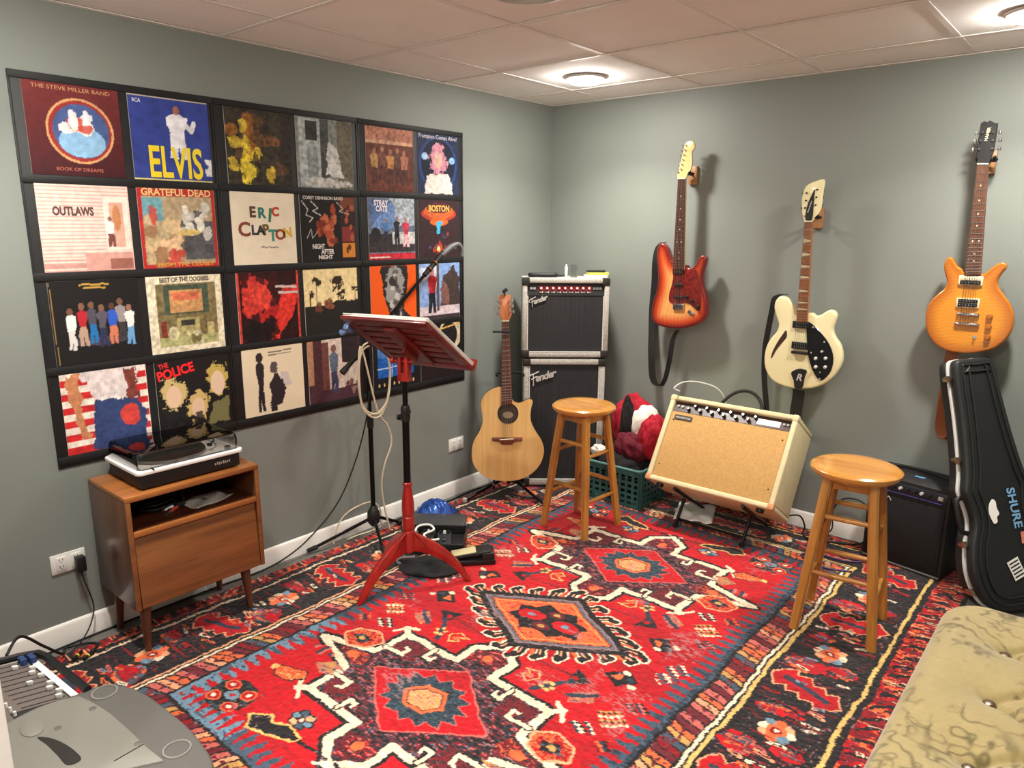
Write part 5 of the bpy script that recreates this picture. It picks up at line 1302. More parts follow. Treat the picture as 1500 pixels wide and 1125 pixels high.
# ================================================================ two bar stools
M_oak = wood('honey_oak', (192, 134, 60), (156, 96, 34), .28, 'Z', ring=14, coat=.5)
M_oaks = wood('honey_oak_seat', (202, 144, 66), (166, 104, 38), .22, 'X', ring=14, coat=.7)
def stool(label, x, y, rz, Hs):
    t = thing('bar_stool', label, 'stool', (x, y, RUG_Z), rz)
    b = B(); lathe(b, [(0, Hs - .04), (.145, Hs - .04), (.160, Hs - .034), (.170, Hs - .02), (.1695, Hs - .01), (.160, Hs - .003), (.150, Hs - .0005), (.12, Hs), (0, Hs)], 48); obj('seat', b, M_oaks, t, 50)
    b = B(); rt_, rb_ = .082, .146
    def leg_at(z): s_ = 1 - z / (Hs - .04); return rt_ + (rb_ - rt_) * s_
    for sx_ in (-1, 1):
        for sy_ in (-1, 1):
            b = B(); q = []
            for z, hw_ in ((Hs - .04, .0195), (Hs * .5, .0195), (0, .0175)):
                r = leg_at(z); q.append([b.verts.new((sx_ * r + dx * hw_, sy_ * r + dy * hw_, z)) for dx, dy in ((-1, -.55), (-.55, -1), (.55, -1), (1, -.55), (1, .55), (.55, 1), (-.55, 1), (-1, .55))])
            for A_, C_ in zip(q, q[1:]):
                for i in range(8): b.faces.new((A_[i], A_[(i + 1) % 8], C_[(i + 1) % 8], C_[i]))
            b.faces.new(q[0]); b.faces.new(q[-1][::-1]); obj('leg', b, M_oak, t)
    for k in range(4):
        for z in ((.43, .19) if k % 2 else (.49, .255)):
            r = leg_at(z); b = B(); Mk = RZ(k * PI / 2); n = 9
            pts = [Mk @ Vector((-r + 2 * r * i / n, -r, z)) for i in range(n + 1)]; tube(b, pts, [.0085 + .0028 * math.sin(PI * i / n) for i in range(n + 1)], 10); obj('rung', b, M_oak, t)
        b = B(); Mk = RZ(k * PI / 2); box(b, (0, -.082, Hs - .062), (.13, .018, .044), Mk, bev=.002); obj('apron_rail', b, M_oak, t)
    return t
stool('honey oak bar stool in front of the stacked amplifiers', .862, -.806, R_(10) - R_(14), .688)
stool('honey oak bar stool beside the black practice amplifier', 2.272, -.940, R_(6), .692)

# ================================================================ green laundry basket with clothes
M_green = mat('green_plastic', (48, 96, 92), .4)
BX0, BX1, BY0, BY1, BH = .645, 1.005, -.425, -.14, .235
t = thing('laundry_basket', 'green plastic lattice basket holding clothes', 'basket', ((BX0 + BX1) / 2, (BY0 + BY1) / 2, RUG_Z))
wX, wY = BX1 - BX0, BY1 - BY0
b = B(); box(b, (0, 0, .004), (wX - .02, wY - .02, .008), bev=.003); obj('basket_floor', b, M_green, t)
def lattice(L_, Mx):
    b = B(); n = int(L_ / .04); p = L_ / n
    for i in range(n + 1): box(b, (-L_ / 2 + i * p, 0, BH / 2), (.018 if 0 < i < n else .03, .004, BH - .01), Mx)
    for k in range(6): box(b, (0, .0006, .012 + (BH - .06) * k / 5), (L_, .004, .016 if k else .024), Mx)
    box(b, (0, .0006, BH - .03), (L_, .004, .045), Mx)
    o = obj('side_lattice', b, M_green, t, 0); return o
lattice(wX, T(0, -wY / 2, 0)); lattice(wX, T(0, wY / 2, 0)); lattice(wY, T(-wX / 2, 0, 0) @ RZ(PI / 2)); lattice(wY, T(wX / 2, 0, 0) @ RZ(PI / 2))
b = B(); tube(b, [(x + 0, y, BH) for x, y in rrect(wX + .012, wY + .012, .03)], .0075, 8, True); obj('rim', b, mat('green_plastic_rim', (92, 140, 134), .35), t)
def garment(name, label, m, c, rad, seed, fold=.18, zmin=None, sub=5, rot=0.):
    rn = np.random.default_rng(seed); b = B(); bmesh.ops.create_icosphere(b, subdivisions=sub, radius=1.)
    ks = rn.normal(size=(7, 3)) * np.array([3.4, 3.4, 2.0]); ph = rn.uniform(0, 6.28, 7)
    Mr = RZ(rot)
    for v in b.verts:
        d = np.array(v.co); f = sum(abs(math.sin(k @ d + p)) for k, p in zip(ks, ph)) / 7
        f2 = sum(abs(math.sin(k @ d * 2.6 + p * 1.7)) for k, p in zip(ks, ph)) / 7
        s_ = 1 - fold + fold * 2 * f + fold * .55 * (f2 - .64)
        q = Mr @ Vector((d[0] * rad[0] * s_, d[1] * rad[1] * s_, d[2] * rad[2] * s_))
        z = c[2] + q.z
        if zmin is not None: z = max(z, zmin)
        v.co = (q.x, q.y, z)
    o = obj(name, b, m, None, 180); o.location = (c[0], c[1], 0)
    return tag(o, label, 'clothing')
fab = dict(rough=.85, bump=.3, bscale=350)
M_redc = mat('red_fabric', (168, 18, 40), **fab); M_mar = mat('maroon_fabric', (96, 14, 34), **fab); M_blk = mat('black_fabric', (24, 22, 24), **fab); M_wht = mat('white_fabric', (226, 220, 208), **fab)
garment('black_sweater', 'black sweater filling the green basket', M_blk, (.81, -.285, .19), (.178, .125, .14), 2, .2, .03)
garment('red_jacket', 'bright red jacket heaped at the back of the basket', M_redc, (.785, -.145, .44), (.125, .085, .165), 5, .25, .0, rot=.2)
garment('black_scarf', 'black scarf running down between the red clothes', M_blk, (.80, -.25, .42), (.04, .05, .19), 9, .25, .0, rot=.3)
garment('white_shirt', 'crumpled white shirt between the red clothes', M_wht, (.89, -.19, .44), (.09, .075, .125), 11, .22, .0, rot=.4)
garment('maroon_sweatshirt', 'dark maroon sweatshirt over the basket front', M_mar, (.87, -.305, .335), (.105, .07, .085), 13, .25, .0)
garment('red_sweatshirt', 'red sweatshirt piled at the amplifier side of the basket', M_redc, (.985, -.245, .405), (.085, .095, .125), 17, .25, .0, rot=-.3)
garment('white_sock', 'small white sock poking out at the wall end of the basket', M_wht, (.665, -.345, .285), (.045, .035, .035), 21, .3, .0)

# ================================================================ cream combo amplifier tilted on a stand
M_cvin = mat('cream_vinyl', (212, 199, 156), .5, bump=.35, bscale=260, var=.05, vscale=30)
M_tan = mat('tan_grille_cloth', (192, 150, 90), .8, bump=.6, bscale=500, var=.12, vscale=120)
al, ti = R_(0), R_(32); OC = Vector((1.118, -.572, .278)); CWd, CHt, CDp = .708, .500, .283
fw = Vector((0, math.cos(ti), -math.sin(ti))); upv = Vector((0, math.sin(ti), math.cos(ti)))
MC = Matrix((Vector((1, 0, 0)), fw, upv)).transposed().to_4x4(); MC.translation = OC + Vector((CWd / 2, 0, 0))
t = thing('cream_amplifier', 'cream combo amplifier with tan grille tilted back on a stand', 'amplifier', M=MC)
fr = .028
sidep = [(0, 0), (CDp, 0), (CDp, CHt), (.0, CHt)]
for nm, c, s in (('top_board', (0, CDp / 2, CHt - fr / 2), (CWd, CDp, fr)), ('bottom_board', (0, CDp / 2, fr / 2), (CWd, CDp, fr)),
                 ('side_board', (-CWd / 2 + fr / 2, CDp / 2, CHt / 2), (fr, CDp, CHt - 2 * fr + .004)), ('side_board', (CWd / 2 - fr / 2, CDp / 2, CHt / 2), (fr, CDp, CHt - 2 * fr + .004))):
    b = B(); box(b, c, s, bev=.008, seg=3); obj(nm, b, M_cvin, t)
b = B(); box(b, (0, CDp - .012, CHt / 2), (CWd - 2 * fr, .012, CHt - 2 * fr)); obj('back_panel', b, M_cvin, t)
ph = .062; gh = CHt - 2 * fr - ph
b = B(); box(b, (0, .018, fr + gh / 2), (CWd - 2 * fr, .012, gh), bev=.003); g = obj('grille', b, M_tan, t)
for x in (-1, 1):
    for z in (.07, gh - .05):
        b = B(); cyl(b, (x * (CWd / 2 - .05), .0105, fr + z), (x * (CWd / 2 - .05), .013, fr + z), .0045, n=10); obj('grille_screw', b, M_dark, g)
b = B(); prism(b, rrect(.105, .028, .008), .0075, .0125, .001, 1, T(-CWd / 2 + .105, 0, fr + gh - .032)); lp_ = obj('name_plate', b, mat('plate_grey', (92, 88, 82), .35, metal=.5), t)
text('brand_lettering', 'MESA/BOOGIE', .0135, M_silver, lp_, T(-CWd / 2 + .105, .0072, fr + gh - .037) @ MXZ, bold=.0003, ext=.0004, width=.088)
Mp = T(0, .026, CHt - fr - ph / 2) @ RX(R_(-12))
b = B(); box(b, (0, 0, 0), (CWd - 2 * fr - .004, .012, ph), Mp); p = obj('control_panel', b, mat('panel_brown', (70, 52, 46), .35, var=.25, vscale=40), t)
b = B(); box(b, (.21, -.0065, -.004), (.12, .002, .034), Mp); obj('white_label', b, M_paper, p)
M_kn = mat('knob_black', (26, 24, 24), .35)
for k in range(12):
    x = -.235 + .034 * k; z = .011 if k % 2 else -.011
    b = B(); cyl(b, Mp @ Vector((x, -.006, z)), Mp @ Vector((x, -.024, z)), .0105, .0085, 14); kn = obj('knob', b, M_kn, p)
    b = B(); cyl(b, Mp @ Vector((x, -.0241, z)), Mp @ Vector((x, -.0252, z)), .006, n=10); obj('knob_cap', b, M_chrome, kn)
for x in (-.30, -.275, .29, .31):
    b = B(); cyl(b, Mp @ Vector((x, -.006, 0)), Mp @ Vector((x, -.014, 0)), .007, n=10); obj('jack', b, M_chrome, p)
for x in (-1, 1):
    for z, zz in ((0, 0), (1, CHt - .03)):
        b = B(); box(b, (x * (CWd / 2 - .014), .0135, zz + .015), (.034, .034, .036), bev=.009); obj('corner_cap', b, mat('tan_leather', (196, 140, 96), .5) if z == 0 else M_cvin, t)
b = B(); tube(b, crv([(-.15, .2, CHt + .002), (-.142, .2, CHt + .07), (-.08, .2, CHt + .14), (.0, .2, CHt + .152), (.07, .2, CHt + .10), (.10, .2, CHt + .002)], 6), .009, 10); obj('handle', b, M_rubber, t)
for x in (-.28, .28):
    b = B(); cyl(b, (x, .05, -.018), (x, .05, .002), .02, n=14); obj('foot', b, M_rubber, t)
# stand below it
t = thing('amplifier_stand', 'black tubular stand carrying the cream amplifier', 'amplifier stand', (1.47, -.36, RUG_Z))
for sx_ in (-1, 1):
    x = sx_ * .19
    a_ = OC + fw * .05 - upv * .010; c_ = OC + fw * .272 - upv * .010
    b = B(); cyl(b, (x, a_.y + .36, a_.z - RUG_Z), (x, c_.y + .36, c_.z - RUG_Z), .009, n=10); obj('carrying_arm', b, M_blackmetal, t)
    b = B(); cyl(b, (x, a_.y + .36 + .02, a_.z - RUG_Z - .015), (x, .20, .012), .009, n=10); obj('rear_strut', b, M_blackmetal, t)
    b = B(); cyl(b, (x, c_.y + .36 - .06, c_.z - RUG_Z + .022), (x, -.14, .012), .009, n=10); obj('front_strut', b, M_blackmetal, t)
    b = B(); cyl(b, (x - .0, -.15, .012), (x, -.13, .012), .013, n=10); obj('rubber_foot', b, M_rubber, t)
b = B(); cyl(b, (-.19, -.10, .035), (.19, -.10, .035), .008, n=10); obj('cross_bar', b, M_blackmetal, t)
cable('amplifier_cable', 'thin white cable arching over the cream amplifier corner', [(1.16, -.30, .725), (1.14, -.33, .745), (1.16, -.26, .77), (1.22, -.18, .765), (1.30, -.10, .72), (1.33, -.04, .6), (1.34, -.025, .3), (1.36, -.03, .02), (1.36, -.03, RUG_Z + .005)], .0035, M_white)
t = thing('paper_sheet', 'crumpled white sheet of paper on the rug under the tilted amplifier', 'paper', (1.28, -.26, zr), R_(20))
b = B(); bmesh.ops.create_grid(b, x_segments=14, y_segments=10, size=.5)
for v in b.verts: v.co = Vector((v.co.x * .21, v.co.y * .28, .004 + .012 * abs(math.sin(7 * v.co.x + 5 * v.co.y))))
o = obj('sheet', b, M_paper, t, 60); md = o.modifiers.new('thick', 'SOLIDIFY'); md.thickness = .001
cable('amplifier_power_cord', 'black cord on the floor beside the cream amplifier', [(1.79, -.22, .13), (1.83, -.16, .12), (1.85, -.13, .06), (1.85, -.14, RUG_Z + .006), (1.9, -.18, RUG_Z + .006), (2.0, -.14, RUG_Z + .006), (2.1, -.1, RUG_Z + .006)], .0045, M_rubber)
cable('wall_cable_loop', 'black cable looping up the wall behind the bar stool', [(1.90, -.10, RUG_Z + .006), (1.97, -.07, .05), (1.96, -.04, .15), (2.0, -.03, .22), (2.08, -.03, .235), (2.14, -.04, .19), (2.16, -.05, .1), (2.12, -.08, .02), (2.02, -.12, RUG_Z + .006), (1.95, -.2, RUG_Z + .006)], .004, M_rubber)
cable('purple_cable', 'purple cable lying in folds on the rug behind the bar stool', [(1.90, -.27, RUG_Z + .006), (2.0, -.24, RUG_Z + .006), (2.1, -.29, RUG_Z + .006), (2.2, -.27, RUG_Z + .006), (2.12, -.33, RUG_Z + .006), (2.0, -.34, RUG_Z + .006), (1.93, -.40, RUG_Z + .006), (2.05, -.47, RUG_Z + .006), (2.18, -.43, RUG_Z + .006)], .005, mat('purple_jacket', (72, 52, 92), .4))
# ================================================================ three guitars hanging on the back wall
def hanger(x, z, label, mw):
    t = thing('guitar_hanger', label, 'guitar hanger', (x, 0, z), group='wooden guitar hangers on the wall')
    b = B(); box(b, (0, -.011, 0), (.05, .022, .10), bev=.003); obj('wall_block', b, mw, t)
    b = B(); cyl(b, (0, -.02, .0), (0, -.062, .005), .006, n=10); obj('shank', b, M_blackmetal, t)
    for s_ in (-1, 1):
        b = B(); tube(b, crv([(0, -.062, .005), (s_ * .025, -.068, .004), (s_ * .034, -.09, .004), (s_ * .033, -.118, .006), (s_ * .030, -.126, .014)], 5), .0075, 8); obj('yoke_arm', b, M_rubber, t)
    return t
M_hblock = wood('hanger_oak', (176, 128, 84), (140, 96, 58), .4, 'Z')
GY = -.075                                     # back of the bodies
# ---------------- sunburst double-cutaway
tr_ = tracer(930, 190, 2.8857, (0, -.115, 0), EX, EZ, EN)
O2 = tr_([(190, 838)])[0]
def loc(f, O): return lambda pts: [(a_ - O[0], b_ - O[1]) for a_, b_ in f(pts)]
g = loc(tr_, O2)
t = thing('electric_guitar', 'sunburst electric guitar with tortoiseshell pickguard hanging beside the corner', 'guitar', (O2[0], -.075, O2[1]))
FY = -.045                                     # front face
body = outl(g([(168, 560), (150, 535), (140, 505), (126, 486), (111, 480), (99, 492), (92, 530), (95, 580), (98, 630), (92, 680), (78, 725), (70, 770), (75, 805), (95, 825), (130, 836), (190, 840), (240, 832), (280, 815), (302, 785), (306, 740), (298, 700), (288, 665), (285, 630), (292, 590), (301, 555), (298, 537), (284, 531), (270, 543), (257, 568), (242, 583), (224, 584), (214, 572)]), 4)
M_burstedge = mat('burst_edge', (120, 26, 24), .25, coat=.8)
b = B(); prism(b, body, FY + .001, 0, .010, 3); obj('body', b, M_burstedge, t)
def burst(x, z, d):
    t_ = np.clip(d / .075, 0, 1)[:, None]
    e_, m_, c_ = nplin((92, 14, 20)), nplin((190, 70, 34)), nplin((224, 160, 92))
    gr = 1 + .08 * np.sin(x * 260 + np.sin(z * 30) * 2)[:, None]
    return np.where(t_ < .4, e_ + (m_ - e_) * t_ / .4, m_ + (c_ - m_) * (t_ - .4) / .6) * gr
pb = body if area2(body) > 0 else body[::-1]
plate('burst_top', inset(pb, .008), FY, mat('burst_lacquer', rough=.2, attr=True, coat=.9), t, burst, .006)
pg = outl(g([(165, 588), (164, 625), (157, 660), (146, 700), (150, 728), (180, 737), (222, 733), (245, 745), (268, 766), (280, 755), (281, 715), (276, 665), (270, 620), (262, 592), (245, 592), (226, 602), (214, 590)]), 4)
b = B(); prism(b, pg, FY - .003, FY, .0008, 1); obj('pickguard', b, mat('tortoiseshell', (128, 34, 30), .25, dark=(70, 14, 16), vscale=70, coat=.7), t)
nl, nr, bl_, br2 = g([(188, 207), (219, 207), (165, 592), (213, 592)])
M_maple = wood('maple', (230, 200, 140), (212, 176, 112), .35, 'Z', coat=.3)
M_dkrose = wood('dark_rosewood', (86, 48, 36), (56, 30, 24), .4, 'Z', ring=22)
neck(t, nl, nr, bl_, br2, FY - .012, .02, M_maple, M_dkrose, 21)
hs = outl(g([(189, 207), (184, 192), (192, 160), (200, 130), (208, 95), (214, 68), (222, 54), (236, 48), (250, 52), (257, 66), (254, 82), (246, 92), (245, 110), (246, 140), (240, 170), (226, 188), (219, 207)]), 3)
b = B(); prism(b, hs, FY - .008, FY + .006, .002, 2); obj('headstock', b, M_maple, t)
for k in range(6):
    (qx, qz), = g([(199 + k * 4.2, 168 - k * 20)]); tuner(t, qx + .004, qz, FY - .008, -1, L=.012)
for py in (603, 655, 706):
    (qx, qz), = g([(187, py)]); b = B(); box(b, (qx, FY - .007, qz), (.062, .009, .0145), bev=.004); p = obj('pickup', b, M_cream if py == 603 and False else M_black, t)
    b = B()
    for k in range(6): cyl(b, (qx + (k - 2.5) * .0095, FY - .0122, qz), (qx + (k - 2.5) * .0095, FY - .011, qz), .0022, n=8)
    obj('pole_pieces', b, M_chrome, p, kind='stuff')
(qx, qz), = g([(188, 748)]); b = B(); box(b, (qx, FY - .005, qz), (.068, .010, .038), bev=.003); br_ = obj('bridge', b, M_chrome, t)
b = B()
for k in range(6): box(b, (qx + (k - 2.5) * .0105, FY - .012, qz + .006), (.009, .007, .018), bev=.001)
obj('saddles', b, M_steel, br_, kind='stuff')
for px, py in ((222, 708), (246, 724), (270, 748)):
    (qx, qz), = g([(px, py)]); b = B(); lathe(b, [(.0115, 0), (.011, .010), (.008, .014), (0, .0145)], 18, T(qx, FY - .003, qz) @ RX(R_(90))); obj('control_knob', b, M_black, t)
(qx, qz), = g([(240, 775)]); b = B(); box(b, (0, FY - .002, 0), (.045, .004, .022), T(qx, 0, qz) @ RY(R_(35)), bev=.0015); obj('jack_plate', b, M_chrome, t)
s3, s4 = g([(167, 748), (210, 748)]); strings(t, nl, nr, s3, s4, FY - .0145, FY - .016)
(qx, qz), = g([(206, 186)]); hanger(O2[0] + qx + .008, O2[1] + qz - .004, 'wooden wall hanger holding the sunburst guitar', M_hblock)
def strap(label, pts, wd, th, m=None):
    """flat strap along points (world), width direction given by wd"""
    b = B(); P_ = crv(pts, 8); n = len(P_)
    wd = Vector(wd) if not callable(wd) else wd
    q = []
    for i, p in enumerate(P_):
        tg = (P_[min(i + 1, n - 1)] - P_[max(i - 1, 0)]).normalized(); w2 = wd(i / (n - 1)) if callable(wd) else wd
        w2 = Vector(w2); nn = tg.cross(w2).normalized() * th
        q.append([b.verts.new(p + w2 / 2 + nn), b.verts.new(p - w2 / 2 + nn), b.verts.new(p - w2 / 2 - nn), b.verts.new(p + w2 / 2 - nn)])
    for A_, C_ in zip(q, q[1:]):
        for i in range(4): b.faces.new((A_[i], A_[(i + 1) % 4], C_[(i + 1) % 4], C_[i]))
    b.faces.new(q[0][::-1]); b.faces.new(q[-1])
    o = obj('guitar_strap', b, m or mat('black_webbing', (22, 21, 22), .7, bump=.4, bscale=400), None, 40)
    return tag(o, label, 'strap')
gw = lambda px, py, y=-.10: (lambda q: Vector((q[0], y, q[1])))(tracer(930, 190, 2.8857, (0, y, 0), EX, EZ, EN)([(px, py)])[0])
strap('black strap looping below the sunburst guitar', [gw(120, 476, -.055), gw(112, 484, -.062), gw(98, 505, -.062), gw(88, 560, -.060), gw(84, 650, -.04), gw(74, 760, -.03), gw(72, 850, -.045), gw(70, 950, -.075), gw(76, 1050, -.085), gw(100, 1083, -.09), gw(125, 1060, -.09), gw(145, 980, -.09), gw(160, 890, -.095), gw(176, 854, -.10), gw(186, 846, -.10)], lambda s: (.045 * (1 - .55 * max(0, (s - .62) / .38)) , 0, .004) if s < .68 or s > .8 else (.02, .022, 0), .0013)
# ---------------- cream semi-hollow
tr_ = tracer(1090, 250, 3.125, (0, -.115, 0), EX, EZ, EN); O2 = tr_([(265, 998)])[0]; g = loc(tr_, O2)
t = thing('electric_guitar', 'cream electric guitar with black pickguard hanging above the tilted amplifier', 'guitar', (O2[0], -.075, O2[1]))
body = outl(g([(246, 668), (232, 632), (216, 600), (195, 580), (166, 575), (144, 595), (138, 630), (148, 670), (158, 703), (148, 737), (120, 770), (100, 810), (92, 860), (98, 910), (125, 955), (165, 980), (220, 994), (290, 998), (350, 985), (405, 950), (440, 900), (450, 850), (440, 800), (416, 762), (406, 730), (414, 700), (423, 667), (416, 646), (396, 637), (374, 645), (350, 660), (326, 662), (303, 650)]), 4)
M_ivory = mat('ivory_lacquer', (236, 226, 178), .22, coat=.8)
b = B(); prism(b, body, FY, 0, .012, 4); obj('body', b, M_ivory, t, 60)
pg = outl(g([(290, 697), (322, 708), (360, 748), (390, 790), (409, 840), (408, 890), (390, 932), (352, 960), (322, 926), (302, 872), (291, 800)]), 3)
b = B(); prism(b, pg, FY - .004, FY, .001, 1); pk = obj('pickguard', b, mat('black_gloss', (20, 20, 21), .15, coat=.6), t)
for px, py in ((332, 858), (377, 858), (332, 897), (375, 898), (360, 827)):
    (qx, qz), = g([(px, py)]); r_ = .0085 if py > 830 else .006; b = B(); lathe(b, [(r_, 0), (r_ * .95, .012), (r_ * .6, .015), (0, .0155)], 18, T(qx, FY - .004, qz) @ RX(R_(90))); obj('control_knob', b, M_silver, pk)
for px, py in ((318, 716), (370, 783), (310, 832), (350, 922), (348, 952)):
    (qx, qz), = g([(px, py)]); b = B(); cyl(b, (qx, FY - .0055, qz), (qx, FY - .003, qz), .004, n=10); obj('pickguard_screw', b, M_silver, pk)
for c_ in ((263, 705), (258, 800)):
    q_ = g([c_])[0]; humbucker(t, q_, .085, .036, FY - .004, M_black, (M_black, M_black))
(qx, qz), = g([(258, 832)]); b = B(); box(b, (qx, FY - .008, qz), (.085, .016, .014), bev=.003); obj('bridge', b, M_black, t)
b = B(); prism(b, outl(g([(218, 926), (233, 912), (255, 905), (275, 908), (290, 916), (280, 945), (268, 995), (236, 995), (230, 960)]), 3), FY - .008, FY - .0, .002, 1); tp = obj('tailpiece', b, M_black, t)
(qx, qz), = g([(254, 945)]); text('brand_lettering', 'R', .05, M_silver, tp, T(qx, FY - .0085, qz - .016) @ MXZ, bold=.001, shear=.25, ext=.0004)
b = B(); prism(b, outl(g([(194, 730), (197, 760), (178, 785), (150, 820), (132, 852), (124, 858), (132, 828), (152, 788), (176, 752)]), 3), FY - .0008, FY + .004); obj('sound_slash', b, mat('slash_dark', (60, 36, 26), .8), t)
nl, nr, bl_, br2 = g([(281, 232), (318, 232), (244, 690), (295, 690)])
M_cara = wood('caramel_board', (176, 110, 54), (136, 78, 36), .3, 'Z', ring=20, coat=.5)
neck(t, nl, nr, bl_, br2, FY - .013, .021, M_cara, M_cara, 21, dotkind='wedge')
hs = outl(g([(283, 232), (272, 205), (268, 165), (270, 120), (284, 78), (308, 58), (340, 46), (373, 42), (366, 100), (358, 165), (342, 200), (326, 215), (317, 232)]), 3)
b = B(); prism(b, hs, FY - .010, FY + .004, .003, 2); obj('headstock', b, M_ivory, t)
tc_ = g([(286, 226), (288, 190), (300, 145), (318, 105), (330, 84), (326, 120), (322, 170), (316, 226)])
b = B(); prism(b, outl(tc_, 2), FY - .0125, FY - .0098); rc = obj('truss_cover', b, M_black, t)
(qx, qz), = g([(306, 165)]); text('brand_lettering', 'Rickenbacker', .011, M_silver, rc, T(qx + .003, FY - .0128, qz - .001) @ MXZ @ RZ(R_(76)), bold=.0002, ext=.0003)
for (px, py), sd in zip(((292, 103), (289, 137), (285, 171), (341, 88), (337, 122), (333, 158)), (-1, -1, -1, 1, 1, 1)):
    (qx, qz), = g([(px, py)]); tuner(t, qx, qz, FY - .010, sd, L=.008 if sd < 0 else .012, m=M_blackmetal)
s3, s4 = g([(230, 832), (288, 832)]); strings(t, nl, nr, s3, s4, FY - .0155, FY - .019)
(qx, qz), = g([(302, 208)]); hanger(O2[0] + qx + .008, O2[1] + qz - .01, 'wooden wall hanger holding the cream guitar', M_hblock)
gw = lambda px, py, y=-.10: (lambda q: Vector((q[0], y, q[1])))(tracer(1090, 250, 3.125, (0, y, 0), EX, EZ, EN)([(px, py)])[0])
strap('black strap hanging from the horn of the cream guitar', [gw(190, 566, -.085), gw(165, 568, -.09), gw(140, 585, -.09), gw(128, 640, -.08), gw(112, 720, -.07), gw(98, 800, -.06), gw(92, 900, -.05), gw(94, 980, -.045), gw(102, 1080, -.04), gw(106, 1180, -.035)], (.03, .002, 0), .0014)
strap('wide black strap hanging from the base of the cream guitar', [gw(250, 1003, -.09), gw(250, 1020, -.095), gw(244, 1060, -.09), gw(236, 1110, -.075), gw(230, 1180, -.06)], (.062, 0, 0), .0016)
# ---------------- amber flame top
tr_ = tracer(1330, 160, 2.9588, (0, -.115, 0), EX, EZ, EN); O2 = tr_([(262, 1057)])[0]; g = loc(tr_, O2)
t = thing('electric_guitar', 'amber flame-top electric guitar hanging above the hard case', 'guitar', (O2[0], -.075, O2[1]))
body = outl(g([(250, 712), (232, 692), (214, 680), (201, 660), (188, 642), (168, 647), (155, 680), (160, 715), (168, 747), (158, 776), (130, 800), (100, 830), (80, 870), (75, 920), (85, 970), (110, 1010), (150, 1040), (200, 1055), (260, 1058), (320, 1053), (380, 1035), (430, 995), (455, 945), (458, 890), (440, 840), (412, 802), (392, 772), (390, 745), (405, 716), (426, 690), (426, 671), (407, 664), (382, 674), (360, 690), (340, 706), (318, 714)]), 4)
pb = body if area2(body) > 0 else body[::-1]
M_ambere = mat('amber_edge', (190, 110, 20), .2, coat=.9)
b = B(); prism(b, body, FY + .001, 0, .010, 3); obj('body', b, M_ambere, t)
def flame(x, z, d):
    t_ = np.clip(d / .05, 0, 1)[:, None]; c_ = nplin((174, 92, 14)) + (nplin((218, 140, 32)) - nplin((174, 92, 14))) * t_
    s_ = .5 + .5 * np.sin(z * 420 + 3 * np.sin(x * 20) + 2.2 * np.sin(x * 55 + z * 30)); return c_ * (.86 + .2 * s_)[:, None]
plate('flame_top', inset(pb, .008), FY, mat('amber_lacquer', rough=.15, attr=True, coat=1.), t, flame, .005)
nl, nr, bl_, br2 = g([(303, 238), (352, 238), (248, 718), (318, 716)])
M_plainrose = wood('brown_rosewood', (112, 70, 48), (80, 46, 32), .4, 'Z', ring=22)
neck(t, nl, nr, bl_, br2, FY - .012, .02, M_dkrose, M_plainrose, 21)
hs = g([(303, 236), (299, 200), (304, 150), (309, 115), (318, 62), (334, 53), (345, 58), (358, 49), (376, 60), (392, 62), (384, 120), (374, 180), (354, 236)])
b = B(); prism(b, hs, FY - .009, FY + .005, .002, 1); hb = obj('headstock', b, mat('black_satin', (22, 22, 23), .5), t)
(qx, qz), = g([(349, 110)]); text('brand_lettering', 'HAMER', .017, M_cream, hb, T(qx + .004, FY - .0094, qz) @ MXZ @ RZ(R_(82)), bold=.0003, ext=.0003)
for (px, py), sd in zip(((327, 103), (319, 138), (311, 174), (372, 101), (371, 136), (368, 172)), (-1, -1, -1, 1, 1, 1)):
    (qx, qz), = g([(px, py)]); tuner(t, qx, qz, FY - .009, sd, L=.012)
q_ = g([(274, 742)])[0]; humbucker(t, q_, .094, .042, FY - .004, M_cream, (M_black, M_cream), R_(0))
q_ = g([(261, 839)])[0]; humbucker(t, q_, .09, .042, FY - .004, M_cream, (M_black, M_black), R_(0))
(qx, qz), = g([(262, 888)]); b = B(); box(b, (qx, FY - .008, qz), (.088, .014, .015), bev=.004); obj('bridge', b, M_chrome, t)
(qx, qz), = g([(257, 930)]); b = B(); box(b, (qx, FY - .007, qz), (.098, .014, .016), bev=.006); obj('stop_tailpiece', b, M_chrome, t)
for px, py in ((355, 897), (350, 941), (346, 986)):
    (qx, qz), = g([(px, py)]); b = B(); lathe(b, [(.0125, 0), (.0125, .012), (.010, .016), (0, .0165)], 18, T(qx, FY, qz) @ RX(R_(90))); obj('control_knob', b, mat('copper_knob', (196, 124, 60), .3, metal=.6), t)
(qx, qz), = g([(289, 987)]); b = B(); cyl(b, (qx, FY - .003, qz), (qx, FY, qz), .008, n=12); cyl(b, (qx, FY - .014, qz), (qx, FY - .003, qz), .0035, .002, 8); obj('toggle_switch', b, M_chrome, t)
s3, s4 = g([(222, 930), (292, 930)]); strings(t, nl, nr, s3, s4, FY - .0145, FY - .016)
(qx, qz), = g([(330, 215)]); hanger(O2[0] + qx + .008, O2[1] + qz - .008, 'wooden wall hanger holding the amber guitar', M_hblock)
M_lea = mat('brown_leather', (128, 70, 36), .55, bump=.3, bscale=200, var=.15, vscale=12)
Yp = lambda u, v, y: onplane(u, v, (0, y, 0), (0, 1, 0))
strap('brown leather strap hanging below the amber guitar', [Yp(1396, 512, -.085), Yp(1392, 530, -.09), Yp(1386, 570, -.075), Yp(1381, 605, -.06), Yp(1379, 628, -.055), Yp(1384, 641, -.06), Yp(1393, 642, -.085), Yp(1400, 628, -.105), Yp(1402, 600, -.105)], lambda s: (.052, .0, .004), .0022, M_lea)

